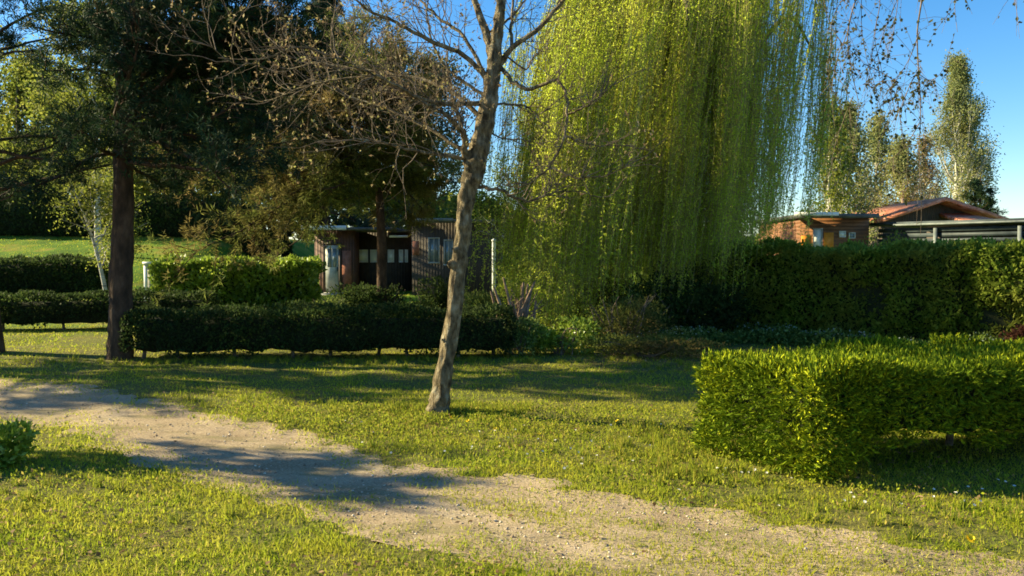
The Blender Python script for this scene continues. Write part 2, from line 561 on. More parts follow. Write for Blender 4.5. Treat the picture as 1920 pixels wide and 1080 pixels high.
# lusher weeds round the leaning tree and along the track edge
n = 60000
cx = rg.normal(0, 1, n)
Xw = np.concatenate([-1.1 + cx[:12000] * 0.9, rg.uniform(-3.5, 3.0, 14000), rg.uniform(-6, 6, 34000)])
Yw = np.concatenate([7.9 + rg.normal(0, .4, 12000), rg.uniform(5.5, 8.6, 14000), rg.uniform(2.6, 8.5, 34000)])
kp = (path_t(Xw, Yw) < 0) & (vn(Xw, Yw, 0.25, 41) * .6 + .4 * rg.random(n) > 0.42)
Xw, Yw = Xw[kp], Yw[kp]
n = len(Xw)
D = rdir(n, rg)
D[:, 2] = np.abs(D[:, 2]) * 1.2 + 0.3
Vw, Fw = leaves(np.stack([Xw, Yw, ground_z(Xw, Yw) + 0.01 + rg.random(n) * 0.04], 1), D, 0.014 + 0.024 * rg.random(n), 0.008 + 0.010 * rg.random(n), rg)
tag(link_mesh('weeds', [(Vw, Fw)], M['weed_grass']), 'low leafy weeds and clover in the lawn by the track', 'weeds', kind='stuff')

# taller tufts by the tree foot and the hedge end
cs = []
for (a, b_, sx, sy, m_) in [(-.95, 8.25, .55, .12, 90), (-.5, 8.3, .4, .1, 50), (1.35, 6.6, .22, .5, 110), (1.5, 5.9, .3, .15, 40), (-3.0, 8.6, 1.2, .3, 50), (.5, 7.0, 1.5, .5, 50), (-3.5, 5.4, 1.2, .4, 30), (3.4, 5.0, 1.2, .25, 60), (-5.0, 12.4, 2.5, .15, 60), (-2, 12.5, 2.0, .15, 80), (4, 12.2, 2.5, .5, 90)]:
    cs += [(a + rg.normal(0, sx), b_ + rg.normal(0, sy)) for _ in range(m_)]
cs = np.array([c for c in cs if path_t(c[0], c[1]) < -.03])
k_ = 26
Xt = np.repeat(cs[:, 0], k_) + rg.normal(0, .02, len(cs) * k_)
Yt = np.repeat(cs[:, 1], k_) + rg.normal(0, .02, len(cs) * k_)
tag(link_mesh('grass_tufts', [blades(Xt, Yt, ground_z(Xt, Yt) - .003, np.repeat(rg.uniform(.05, .13, len(cs)), k_) * rg.uniform(.6, 1, len(Xt)), np.full(len(Xt), .009), rg, .9)], M['weed_grass']), 'taller grass tufts left uncut around trunks and hedge feet', 'grass', kind='stuff')

# stones and fallen leaves
def stones(P, r, rng):
    n = len(P)
    base = np.array([[1, 0, 0], [-1, 0, 0], [0, 1, 0], [0, -1, 0], [0, 0, .7], [0, 0, -.5]], float)
    F0 = np.array([[0, 2, 4], [2, 1, 4], [1, 3, 4], [3, 0, 4], [2, 0, 5], [1, 2, 5], [3, 1, 5], [0, 3, 5]])
    a = rng.random(n) * 6.28
    J = base[None] * (0.7 + 0.6 * rng.random((n, 6, 1)))
    R = np.stack([J[..., 0] * np.cos(a)[:, None] - J[..., 1] * np.sin(a)[:, None], J[..., 0] * np.sin(a)[:, None] + J[..., 1] * np.cos(a)[:, None], J[..., 2]], -1)
    V = P[:, None, :] + R * r[:, None, None]
    F = F0[None] + np.arange(n)[:, None, None] * 6
    return V.reshape(-1, 3), F.reshape(-1, 3)


X, Y = scatter_xy(60000, 2.6, 12, rg)
s_ = path_t(X, Y) > 0.02
X, Y = X[s_], Y[s_]
r = 0.002 + 0.011 * rg.random(len(X)) ** 5 + 0.0012 * rg.random(len(X))
M['stone'] = leafmat('pale_gravel_stones', [(0, (0.18, 0.13, 0.09)), (0.5, (0.42, 0.33, 0.24)), (1, (0.7, 0.62, 0.5))], None, 1, 0.0, 0.8)
zs = height(X, Y) - 0.014
tag(link_mesh('gravel', [stones(np.stack([X, Y, zs], 1), r, rg)], M['stone']), 'loose pale gravel on the dirt track', 'gravel', kind='stuff')

X, Y = scatter_xy(7000, 2.6, 14, rg)
k_ = (vn(X, Y, 0.5, 51) > 0.5) & ((path_t(X, Y) < 0) | (rg.random(len(X)) < 0.12))
X, Y = X[k_], Y[k_]
X = np.concatenate([X, rg.uniform(1.2, 7.5, 2600)])
Y = np.concatenate([Y, 13.0 + rg.normal(0, 0.7, 2600)])
D = rdir(len(X), rg)
D[:, 2] *= 0.3
tag(link_mesh('fallen_leaves', [leaves(np.stack([X, Y, height(X, Y) + 0.025 * rg.random(len(X)) + .012], 1), D, 0.02 + 0.035 * rg.random(len(X)), 0.015 + .015 * rg.random(len(X)), rg, up=2.5)], M['brown_leaf']), 'scattered brown fallen leaves on the grass', 'fallen leaves', kind='stuff')


# ------------------------------------------------------------------ hedges
def hedge(name, label, line, hw, ht, n, L0, W0, mat, group=None, gap=0.0, core_in=0.14, stems=0, seed=1, up=0.5, frond=False, ragged=0.05, out=0.7, cat='hedge', stem_r=0.03, topn=1.0):
    rng = np.random.default_rng(seed)
    line = np.array(line, float)
    seg = np.diff(line, axis=0)
    sl = np.linalg.norm(seg, axis=1)
    cum = np.concatenate([[0], np.cumsum(sl)])
    LT = cum[-1]

    def at(s):
        x = np.interp(s, cum, line[:, 0])
        y = np.interp(s, cum, line[:, 1])
        k = np.clip(np.searchsorted(cum, s, side='right') - 1, 0, len(seg) - 1)
        t = seg[k] / sl[k][:, None]
        return x, y, t
    mid_ = line.mean(axis=0)
    base = (mid_[0], mid_[1], float(height(mid_[0], mid_[1])))
    root = thing(name, base, label, cat, group)
    # perimeter: two sides, two ends, top
    area = np.array([LT * ht, LT * ht, 2 * hw * LT * topn, 2 * hw * ht, 2 * hw * ht])
    cnt = rng.multinomial(n, area / area.sum())
    PP, NN = [], []
    for q, c in enumerate(cnt):
        s = rng.random(c) * LT
        if q < 2:
            side = 1 if q == 0 else -1
            w_ = np.full(c, side * hw)
            z = rng.random(c) * ht
            nx_ = np.full(c, side * 1.0)
            nz = np.zeros(c)
            ns = np.zeros(c)
        elif q == 2:
            w_ = (rng.random(c) * 2 - 1) * hw
            z = np.full(c, ht)
            nx_ = np.zeros(c)
            nz = np.ones(c)
            ns = np.zeros(c)
        else:
            s = np.full(c, 0.0 if q == 3 else LT)
            w_ = (rng.random(c) * 2 - 1) * hw
            z = rng.random(c) * ht
            nx_ = np.zeros(c)
            nz = np.zeros(c)
            ns = np.full(c, -1.0 if q == 3 else 1.0)
        x, y, t = at(np.clip(s, 0, LT - 1e-6))
        nrm = np.stack([-t[:, 1], t[:, 0]], 1)
        depth = rng.exponential(0.05, c).clip(0, 0.22) - 0.02
        bul = (vn(s * 1.0 + w_ * 0.7 + q * 17, z + w_ * .5, 0.35, seed + 5) - 0.5) * ragged * 2.4 + (vn(s + w_ + q * 9, z + w_, 0.12, seed + 6) - 0.5) * ragged
        off = bul - depth
        # soften the box edges
        ez = np.clip((z - (ht - 0.14)) / 0.14, 0, 1)
        rd = -0.07 * ez ** 2 * (nz == 0)
        wo = w_ + nx_ * (off + rd)
        X = x + nrm[:, 0] * wo + t[:, 0] * ns * (off + rd)
        Y = y + nrm[:, 1] * wo + t[:, 1] * ns * (off + rd)
        Z = z + nz * off
        gp = gap * (0.3 + 1.1 * vn(s, w_ * 0 + q, 0.45, seed + 8)) * (sst(s, 0.1, 0.9) if frond else 1.0)
        ok = Z > gp
        n3 = np.stack([nrm[:, 0] * nx_ + t[:, 0] * ns, nrm[:, 1] * nx_ + t[:, 1] * ns, nz], 1)
        PP.append(np.stack([X, Y, Z], 1)[ok])
        NN.append(n3[ok])
    P = np.vstack(PP)
    Nn = np.vstack(NN)
    P[:, 2] += height(P[:, 0], P[:, 1])
    if frond:
        # each point a small spray of narrow leaflets along a drooping axis
        k = 7
        axis = unit(Nn * out + rng.normal(0, .42, P.shape) + np.array([0, 0, up]))
        perp = unit(np.cross(axis, rdir(len(P), rng)))
        LL = L0 * (0.6 + 0.8 * rng.random(len(P)))
        bp, bd = [], []
        for j in range(k):
            f = j / k
            sgn = 1 if j % 2 else -1
            bp.append(P + axis * (LL * f * 0.8)[:, None])
            bd.append(axis + perp * sgn * 0.75 * (1 - f))
        V, F = leaves(np.vstack(bp), np.vstack(bd), np.tile(LL * 0.5, k), W0, rng)
    else:
        D = Nn * out * .6 + rng.normal(0, .7, P.shape) + np.array([0, 0, up])
        V, F = leaves(P, D, L0 * (0.6 + 0.8 * rng.random(len(P))), W0 * (0.7 + 0.6 * rng.random(len(P))), rng)
    link_mesh('foliage', [(V, F)], mat, root)
    # solid dark core, added so light does not leak through the leaf shell
    ns_ = max(int(LT / 0.25), 3)
    s = np.linspace(core_in, LT - core_in, ns_)
    x, y, t = at(s)
    nrm = np.stack([-t[:, 1], t[:, 0]], 1)
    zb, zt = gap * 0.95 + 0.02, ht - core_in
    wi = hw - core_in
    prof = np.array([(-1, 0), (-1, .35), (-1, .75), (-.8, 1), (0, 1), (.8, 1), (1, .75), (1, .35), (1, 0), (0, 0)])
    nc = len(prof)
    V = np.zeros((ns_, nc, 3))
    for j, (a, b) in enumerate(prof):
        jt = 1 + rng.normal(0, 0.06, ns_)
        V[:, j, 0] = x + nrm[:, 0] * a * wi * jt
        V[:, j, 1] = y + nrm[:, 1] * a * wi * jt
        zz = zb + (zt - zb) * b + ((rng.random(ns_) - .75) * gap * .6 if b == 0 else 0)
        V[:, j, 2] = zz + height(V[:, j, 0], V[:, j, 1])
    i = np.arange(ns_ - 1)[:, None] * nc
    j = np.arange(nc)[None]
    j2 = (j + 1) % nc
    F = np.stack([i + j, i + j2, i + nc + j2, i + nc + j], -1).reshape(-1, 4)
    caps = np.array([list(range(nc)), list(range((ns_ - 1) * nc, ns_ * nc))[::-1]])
    link_mesh('blocking_core', [(V.reshape(-1, 3), F), (V.reshape(-1, 3), caps)], M['core'], root)
    for q in range(stems):
        s1 = np.array([LT * (q + 0.5 + rng.uniform(-.25, .25)) / stems])
        x, y, t = at(s1)
        x, y = x[0] + rng.normal(0, hw * 0.25), y[0] + rng.normal(0, hw * 0.25)
        z0 = float(height(x, y))
        pts = [(x, y, z0 - .03), (x + rng.normal(0, .03), y + rng.normal(0, .03), z0 + gap * .6), (x + rng.normal(0, .06), y + rng.normal(0, .06), z0 + gap + .25)]
        lines = [(smooth_line(pts, 4), np.linspace(stem_r * 1.2, stem_r * .7, 9), 6)]
        for _ in range(3):
            a = pts[1]
            lines.append((np.array([a, (a[0] + rng.normal(0, .15), a[1] + rng.normal(0, .1), a[2] + .25)]), np.array([stem_r * .4, stem_r * .2]), 4))
        link_mesh('stem', [tubes(lines)], M['bark_twig'], root)
    return root


# near clipped conifer hedge at the right
hedge('conifer_hedge', 'bright green clipped conifer hedge beside the gravel track with its front side in shade', [(1.84, 6.22), (2.35, 6.5), (5.5, 7.25), (8.5, 8.0)], 0.60, 0.75, 62000, 0.072, 0.011, M['hedge_near'], gap=0.32, stems=12, seed=3, frond=True, up=0.14, ragged=0.06, core_in=0.13, stem_r=0.028, topn=1.6)
# mid dark hedge running behind the leaning tree
hedge('clipped_hedge', 'long low dark hedge crossing the lawn behind the leaning bare tree', [(-5.95, 12.9), (-3.0, 13.0), (0.0, 13.2)], 0.42, 0.74, 22000, 0.055, 0.035, M['hedge_dark'], 'low clipped hedges on the lawn', gap=0.15, stems=9, seed=4, ragged=0.09)
hedge('clipped_hedge', 'low dark hedge at the left edge passing behind the dark pine trunk', [(-15.0, 17.6), (-10, 17.7), (-6.55, 17.9)], 0.42, 0.74, 20000, 0.065, 0.045, M['hedge_dark'], 'low clipped hedges on the lawn', gap=0.2, stems=7, seed=5, ragged=0.09)
hedge('clipped_hedge', 'dark leafy hedge at the foot of the sloping lawn on the left', [(-22, 24.0), (-12.0, 24.0)], 0.5, 0.92, 20000, 0.09, 0.06, M['hedge_dark'], seed=6, ragged=0.06)
hedge('laurel_hedge', 'bright sunlit laurel hedge in front of the cabin with the white door', [(-9.5, 22.2), (-7.5, 22.0), (-5.3, 22.0)], 0.55, 1.34, 15000, 0.12, 0.07, M['laurel'], seed=7, ragged=0.12, up=0.6)
hedge('tall_hedge', 'tall dark hedge block at the top of the sloping lawn far left', [(-36, 35.5), (-22, 35.0), (-9.5, 34.5)], 0.8, 1.55, 26000, 0.14, 0.09, M['hedge_dark'], seed=8, ragged=0.08)
hedge('tall_hedge', 'tall clipped hedge running behind the near conifer hedge to the right edge', [(4.4, 16.6), (8.3, 13.4), (10.6, 11.5)], 0.55, 1.74, 70000, 0.085, 0.04, M['hedge_back'], seed=9, ragged=0.13, up=0.3)


# ------------------------------------------------------------------ shrubs
def blob_leaves(c, rad, n, L0, W0, rng, hollow=0.5, up=0.4, seed=0):
    d = rdir(n, rng)
    lump = 0.75 + 0.5 * vn(d[:, 0] * 2 + 5 + seed, d[:, 1] * 2 + d[:, 2] * 1.7 + 5, 0.7, 60 + seed)
    r = (hollow + (1 - hollow) * rng.random(n) ** 0.5) * lump
    P = np.array(c) + d * r[:, None] * np.array(rad)
    D = d * 0.8 + rng.normal(0, .6, (n, 3)) + np.array([0, 0, up])
    return leaves(P, D, L0 * (0.6 + 0.8 * rng.random(n)), W0 * (0.7 + 0.6 * rng.random(n)), rng)


def shrub(name, label, x, y, rad, n, L0, W0, mat, seed=1, cat='shrub', group=None, nst=6, zc=None, blobs=5, up=.4, stem_mat=None, hollow=0.2):
    rng = np.random.default_rng(seed)
    z0 = float(height(x, y))
    root = thing(name, (x, y, z0), label, cat, group)
    B = []
    rad = np.array(rad, float)
    for b in range(blobs):
        c = np.array([x, y, z0 + rad[2] * 0.9]) + rng.uniform(-1, 1, 3) * rad * np.array([.55, .55, .45])
        B.append((*blob_leaves(c, rad * rng.uniform(.42, .65), n // blobs, L0, W0, rng, hollow, up, b), 0))
    link_mesh('foliage', B, mat, root)
    lines = []
    for q in range(nst):
        a = rng.random() * 6.28
        e = np.array([x + math.cos(a) * rad[0] * .6, y + math.sin(a) * rad[1] * .6, z0 + rad[2] * rng.uniform(1, 1.7)])
        m_ = (np.array([x, y, z0]) + e) / 2 + rng.normal(0, .08, 3)
        lines.append((smooth_line([(x + rng.normal(0, .05), y + rng.normal(0, .05), z0 - .03), m_, e], 4), np.linspace(.022, .006, 9), 5))
    link_mesh('stems', [tubes(lines)], stem_mat or M['bark_twig'], root)
    return root


p = G(20, 885)
shrub('bush', 'small dark leafy bush at the left edge of the near lawn', p[0] - .25, p[1] + .1, (0.44, 0.4, 0.2), 3000, 0.05, 0.028, M['laurel'], 21)
shrub('shrub', 'green shrub between the leaning tree and the willow curtain', -0.55, 15.2, (0.62, .6, .55), 3600, .06, .035, M['shrub_leaf'], 22)
shrub('shrub', 'dark green shrub under the cabin windows left of the leaning trunk', -3.1, 18.6, (1.2, .7, .6), 5200, .08, .045, M['hedge_dark'], 23)
shrub('shrub', 'pale green shrub beside the brick red door frame of the cabin', -3.95, 17.6, (.55, .5, .42), 2600, .06, .035, M['shrub_leaf'], 24)
shrub('shrub', 'rounded green shrub to the right of the laurel hedge', -1.6, 17.5, (.75, .6, .65), 3400, .07, .04, M['hedge_dark'], 25)
shrub('shrub', 'low grey green bush at the left foot of the willow', 0.15, 13.2, (.5, .45, .36), 3000, .05, .025, M['weed_leaf'], 26)
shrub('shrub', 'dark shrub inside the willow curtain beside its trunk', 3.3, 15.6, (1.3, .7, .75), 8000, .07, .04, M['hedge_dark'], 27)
shrub('shrub', 'tawny twiggy shrub beneath the middle of the willow', 1.9, 14.0, (.95, .6, .55), 3600, .06, .02, M['pine_warm'], 28, nst=16)
shrub('shrub', 'red leaved shrub in front of the tall hedge at the right edge', 7.9, 12.4, (.5, .4, .34), 2600, .05, .03, M['red_leaf'], 29)
shrub('shrub', 'yellow green shrub rising over the top of the tall hedge', 7.3, 15.9, (.6, .5, 1.12), 3600, .06, .035, M['spring_leaf'], 30)

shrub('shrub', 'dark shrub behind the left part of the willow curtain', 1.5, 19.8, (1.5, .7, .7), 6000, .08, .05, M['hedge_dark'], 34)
shrub('shrub', 'broad dark shrub closing the gap under the right half of the willow', 4.0, 17.4, (1.4, .7, .8), 7000, .08, .05, M['shrub_leaf'], 35)
shrub('shrub', 'leafy green shrub under the middle of the willow curtain', 2.5, 15.2, (.9, .6, .5), 5000, .06, .035, M['shrub_leaf'], 36)
shrub('bramble', 'low olive brown bramble tangle on the littered bank below the willow', 2.1, 13.0, (1.3, .5, .18), 3600, .05, .025, M['pine_warm'], 31, nst=14, cat='bramble')
shrub('bramble', 'straggly green bramble spilling out at the left foot of the willow curtain', .75, 13.3, (.6, .5, .3), 2600, .06, .03, M['laurel'], 32, nst=9, cat='bramble')
# weeds with pale flowers in front of the tall hedge
n = 8000
rw = np.random.default_rng(33)
Xw = rw.uniform(1.5, 8.2, n)
Yw = np.interp(Xw, [1.5, 4.4, 9.5], [13.9, 15.2, 11.4]) + rw.normal(0, .25, n)
hz = rw.random(n) * (0.10 + 0.30 * vn(Xw, Yw, 0.5, 71))
D = rdir(n, rw)
D[:, 2] = np.abs(D[:, 2])
b1 = leaves(np.stack([Xw, Yw, height(Xw, Yw) + hz], 1), D, 0.07, 0.03, rw)
sel = (hz > 0.19) & (rw.random(n) < .2)
n2 = int(sel.sum())
b2 = leaves(np.stack([Xw[sel], Yw[sel] - .03, height(Xw[sel], Yw[sel]) + hz[sel] + 0.05], 1), rdir(n2, rw), 0.035, 0.03, rw)
tag(link_mesh('flowering_weeds', [(b1[0], b1[1], 0), (b2[0], b2[1], 1)], [M['weed_leaf'], M['pale_flower']]), 'strip of pale flowering weeds along the foot of the tall hedge', 'weeds', kind='stuff')


# ------------------------------------------------------------------ branching
def grow(start, d, length, r0, level, rng, out, prm):
    """recursive branch; out collects (pts, radii, level)"""
    k = 6
    pts = [np.array(start, float)]
    d = unit(np.array(d, float))
    for i in range(k):
        d = unit(d + rng.normal(0, prm['wig'], 3) + np.array([0, 0, prm['trop'][min(level, len(prm['trop']) - 1)]]))
        pts.append(pts[-1] + d * length / k)
    pts = np.array(pts)
    out.append((pts, np.linspace(r0, r0 * 0.35, k + 1), level))
    if level >= prm['maxl']:
        return
    for j in range(prm['kids'][level]):
        f = rng.uniform(prm['from'], 1.0)
        idx = f * k
        i0 = min(int(idx), k - 1)
        p = pts[i0] + (pts[i0 + 1] - pts[i0]) * (idx - i0)
        t = unit(pts[i0 + 1] - pts[i0])
        side = unit(np.cross(t, rdir(1, rng)[0]))
        nd = unit(t * math.cos(prm['ang']) + side * math.sin(prm['ang']))
        grow(p, nd, length * prm['ratio'] * rng.uniform(.7, 1.2), r0 * 0.55 * (1 - .4 * f), level + 1, rng, out, prm)


def branch_obj(name, lines, mat, root, sides=(7, 5, 4, 3, 3)):
    return link_mesh(name, [tubes([(a, b, sides[min(l, 4)]) for a, b, l in lines])], mat, root, smooth=True)


# ------------------------------------------------------------------ the leaning bare tree
TY = 8.15
rt = np.random.default_rng(101)


def line_px(pts, dy=0.0, n=5, bow=0.0, Y0=TY):
    m_ = len(pts)
    out = []
    for i, q in enumerate(pts):
        f = i / (m_ - 1)
        yy = Y0 + dy * f + bow * math.sin(math.pi * f)
        out.append(W(q[0], q[1], yy))
    return smooth_line(out, n, 0.0)


base = G(819, 780)
root = thing('bare_tree', base, 'leaning bare tree with pale sunlit bark and small opening buds standing in the open lawn', 'tree')
trunk_px = [(816, 794, 92), (818, 784, 70), (821, 768, 54), (826, 742, 46), (836, 680, 39), (850, 600, 36), (860, 500, 35), (868, 440, 34), (874, 380, 37), (884, 335, 45), (893, 300, 50), (903, 262, 44), (914, 210, 40), (921, 160, 36), (927, 120, 32), (932, 70, 26), (938, 20, 21), (945, -60, 17), (950, -160, 14), (940, -280, 8)]
pts = [W(a, b, TY - 0.02) for a, b, c in trunk_px]
sm = smooth_line(pts, 12)
rr = .80 * np.interp(np.arange(len(sm)) / 12, np.arange(len(trunk_px)), [c / 2 / FPX * TY for a, b, c in trunk_px])
rr = rr * (1 + 0.05 * np.sin(np.arange(len(sm)) * .6) + rt.normal(0, .012, len(sm)))
NS = 40
V, F = tube(sm, rr, NS)
aa = np.tile(np.arange(NS), len(sm)) * 1.0
zz_ = np.repeat(np.arange(len(sm)), NS) * 1.0
relief = -.014 * np.abs(np.sin(aa * math.pi * 5 / NS)) * np.exp(-zz_ / 14) + (vn(aa * .9, zz_ * .35, 1.6, 91) - .5) * .016 + (vn(aa, zz_, 3.5, 92) - .5) * .024
V += unit(V - np.repeat(sm, NS, axis=0)) * relief[:, None]
kn = []
for (a, b, rr_) in [(848, 497, .045), (858, 470, .04), (880, 318, .05), (905, 245, .04), (838, 640, .03)]:
    c = W(a, b, TY - .05)
    kn.append((*tube(np.array([c + (0.03, 0, 0), c + (-.02, -.02, .012), c + (-.045, -.035, .02)]), [rr_ * 1.1, rr_, rr_ * .35], 9), 0))
link_mesh('trunk', [(V, F, 0)] + kn, M['bark_grey'], root, smooth=True)
LIMBS = [
    # (pixel line, start px width, end px width, depth change, bow)
    ([(880, 318), (872, 285), (872, 253), (855, 233), (836, 216), (800, 196), (760, 172)], 20, 6, -0.5, 0),
    ([(872, 262), (862, 225), (850, 180), (838, 130), (842, 90)], 12, 4, 0.5, 0),
    ([(926, 120), (912, 60), (893, 8), (878, -60), (850, -140)], 24, 9, 0.3, 0),
    ([(938, 120), (960, 90), (1004, 58), (1047, 12), (1075, -50), (1090, -140)], 14, 7, -0.4, 0),
    ([(960, 92), (958, 50), (962, 0), (958, -70)], 9, 5, .3, 0),
    ([(1047, 12), (1060, -30), (1052, -100)], 7, 3, .3, 0),
    ([(934, 120), (946, 134), (965, 156), (992, 167), (1019, 160), (1040, 150), (1058, 167), (1064, 202), (1058, 253), (1039, 300), (1012, 331), (975, 352)], 11, 4, -0.35, -0.2),
    ([(1062, 215), (1080, 209), (1105, 195), (1128, 178), (1150, 158)], 6, 2, -.3, 0),
    ([(1058, 256), (1085, 262), (1125, 272), (1180, 274)], 5.5, 2, .2, 0),
    ([(1028, 312), (1055, 324), (1090, 333), (1140, 328), (1182, 306)], 6, 2, -.3, 0),
    ([(895, 350), (915, 354), (942, 357), (962, 370), (998, 376), (1020, 364), (1036, 350)], 10, 3, 0.15, -.1),
    ([(998, 376), (1040, 362), (1080, 358), (1112, 366)], 5, 2, .2, 0),
    ([(905, 235), (935, 258), (975, 262), (1010, 268)], 5, 2, .3, 0),
    ([(918, 196), (960, 196), (990, 200), (1010, 215), (1045, 190)], 6, 2, -.3, 0),
    ([(916, 196), (870, 194), (820, 192), (775, 178), (725, 152), (680, 132), (625, 104)], 13, 4, -1.0, 0),
    ([(905, 220), (850, 175), (795, 150), (730, 140), (660, 128), (590, 118), (540, 130)], 12, 3, 0.9, 0),
    ([(914, 150), (880, 110), (822, 82), (778, 62), (735, 38), (690, 20), (660, -10)], 13, 5, -0.5, 0),
    ([(910, 140), (870, 70), (820, 30), (780, -10), (750, -60)], 10, 4, 0.6, 0),
    ([(874, 300), (840, 292), (795, 285), (750, 278), (705, 264), (650, 262)], 11, 3, -0.6, 0),
    ([(870, 285), (820, 250), (770, 225), (715, 200), (650, 180), (590, 150)], 10, 3, 0.7, 0),
    ([(840, 218), (790, 170), (745, 120), (715, 85)], 6, 2, -.3, 0),
    ([(920, 60), (960, 30), (990, -10), (1010, -60)], 7, 3, .6, 0),
    ([(912, 180), (865, 150), (830, 118), (808, 70), (800, 20), (810, -40)], 9, 3, .4, 0),
    ([(700, 140), (620, 150), (560, 165), (500, 190), (455, 180)], 5, 2, .5, 0),
    ([(640, 110), (560, 90), (500, 110), (440, 120), (400, 90)], 5, 2, -.5, 0),
    ([(945, 100), (985, 130), (1000, 105), (1028, 90)], 5, 2, .4, 0),
]
TW = []
twig_starts = []
for (pl, w0, w1, dy, bow) in LIMBS:
    ln = line_px(pl, dy, 5, bow)
    ln[1:] += rt.normal(0, .006, (len(ln) - 1, 3))
    r0, r1 = .8 * w0 / 2 / FPX * TY, .65 * w1 / 2 / FPX * TY
    link_mesh('limb', [tube(ln, np.linspace(r0, r1, len(ln)), 7)], M['bark_grey'], root, smooth=True)
    left = pl[-1][0] < 800
    nt_ = int(len(ln) * (.8 if left else 0.5))
    for _ in range(nt_):
        i = rt.integers(len(ln) // 4, len(ln))
        t = unit(ln[min(i + 1, len(ln) - 1)] - ln[max(i - 1, 0)])
        d = unit(t * 0.7 + rdir(1, rt)[0] * 0.8 + np.array([0, 0, .25]))
        twig_starts.append((ln[i], d, left))
    twig_starts.append((ln[-1], unit(ln[-1] - ln[-2]), left))
out = []
prm = dict(wig=.20, trop=[.06, .05, .03], maxl=2, kids=[3, 2, 0], ratio=.6, ang=.75)
prm['from'] = .2
for p_, d_, left in twig_starts:
    o_ = []
    grow(p_, d_, rt.uniform(.35, .8) if left else rt.uniform(.2, .5), .0052, 0, rt, o_, prm)
    out += [(a, b, l + 2, left) for a, b, l in o_]
branch_obj('twigs', [(a, b, l) for a, b, l, _ in out], M['bark_twig'], root)
P_, D_ = [], []
for a, b, l, left in out:
    if l < 3 or rt.random() > (.75 if left else .2): continue
    for _ in range(1 + (rt.random() < .4)):
        f = rt.uniform(.8, 1) * (len(a) - 1)
        i = int(min(f, len(a) - 2))
        c = a[i] + (a[i + 1] - a[i]) * (f - i)
        for _k in range(rt.integers(1, 4)):
            P_.append(c)
            D_.append(unit(a[-1] - a[0]) * .5 + rt.normal(0, .6, 3))
P_ = np.array(P_)
V, F = leaves(P_, np.array(D_), 0.02 + 0.026 * rt.random(len(P_)), 0.010 + .012 * rt.random(len(P_)), rt)
link_mesh('buds', [(V, F)], M['bud_leaf'], root)


# ------------------------------------------------------------------ pines
def pine(name, label, base, trunk, r0, zlo, ztop, reach, nbr, mat, bark, seed, tuft=14, nl=0.13, nw=0.010, droop=0.0, dens=1.0, cat='pine tree', group=None, az=None, sub=7, shape=None):
    """trunk: list of world points; reach(f) -> crown radius at the crown fraction f; az(rng)->azimuth"""
    rng = np.random.default_rng(seed)
    root = thing(name, base, label, cat, group)
    tp = smooth_line(trunk, 5)
    rad = np.linspace(1, .12, len(tp)) ** .8 * r0
    rad[0] *= 1.25
    V, F = tube(tp, rad, 14)
    V += rng.normal(0, r0 * .04, V.shape)
    link_mesh('trunk', [(V, F)], bark, root, smooth=True)
    lines, tufts, tdir = [], [], []
    zs = tp[:, 2]
    for b in range(nbr):
        f = (b + rng.random()) / nbr
        z = zlo + (ztop - zlo) * f
        p = np.array([np.interp(z, zs, tp[:, 0]), np.interp(z, zs, tp[:, 1]), z])
        a = az(rng, f) if az else rng.random() * 2 * math.pi
        R = reach(f, a) * rng.uniform(.7, 1.1)
        el = rng.uniform(-.1, .35) * (1 - f) + .6 * f - droop
        k = 8
        pts = [p]
        d = np.array([math.cos(a) * math.cos(el), math.sin(a) * math.cos(el), math.sin(el)])
        for i in range(k):
            d = unit(d + rng.normal(0, .13, 3) + np.array([0, 0, -.05 - droop * .16 + .09 * i / k]))
            pts.append(pts[-1] + d * R / k)
        pts = np.array(pts)
        lines.append((pts, np.linspace(max(r0 * .22 * (R / 3) ** .5, .012), .008, k + 1), 1))
        for s in range(int(sub * R / 2 * dens) + 2):
            ff = rng.uniform(.22, 1) * k
            i = int(min(ff, k - 1))
            q = pts[i] + (pts[i + 1] - pts[i]) * (ff - i)
            t = unit(pts[i + 1] - pts[i])
            d2 = unit(t * .8 + rdir(1, rng)[0] * np.array([1, 1, .6]) + np.array([0, 0, .1 - droop * .7]))
            ln = R * rng.uniform(.14, .32)
            m_ = 4
            sp = [q]
            for j in range(m_):
                d2 = unit(d2 + rng.normal(0, .2, 3) + np.array([0, 0, .06 - droop * .25]))
                sp.append(sp[-1] + d2 * ln / m_)
            sp = np.array(sp)
            lines.append((sp, np.linspace(.010, .004, m_ + 1), 3))
            for j in range(1, m_ + 1):
                for _ in range(2):
                    jj = sp[j] + rng.normal(0, .07, 3)
                    tufts.append(jj)
                    tdir.append(unit(d2 + rng.normal(0, .45, 3)))
    branch_obj('branches', lines, bark, root)
    T = np.array(tufts)
    TD = np.array(tdir)
    n = len(T)
    P = np.repeat(T, tuft, axis=0)
    D = np.repeat(TD, tuft, axis=0)
    D = unit(D * .75 + rng.normal(0, .55, (len(P), 3)))
    P = P + rng.normal(0, .03, P.shape)
    V, F = leaves(P, D, nl * rng.uniform(.6, 1.2, len(P)), nw, rng)
    link_mesh('crown', [(V, F)], mat, root)
    return root, n


# dark pine on the left lawn
b = G(224, 672)
YP = b[1]
tr = [W(a, c, YP) for a, c in [(224, 690), (225, 660), (226, 600), (228, 500), (230, 400), (232, 280), (234, 160), (246, 80), (256, 0), (262, -90), (270, -200), (276, -330), (280, -430)]]
pine('dark_pine', 'tall dark pine with a thick shaded trunk at the left end of the low hedge', b, tr, 0.205, 3.0, 8.6, lambda f, a: (2.6 + .9 * math.cos(a)) * (1 - .55 * f), 108, M['pine_needle'], M['bark_pine'], 202, tuft=16, nl=.14, nw=.016, dens=1.6, az=lambda g, f: g.normal(0, .9) if g.random() < .74 else g.random() * 6.28)
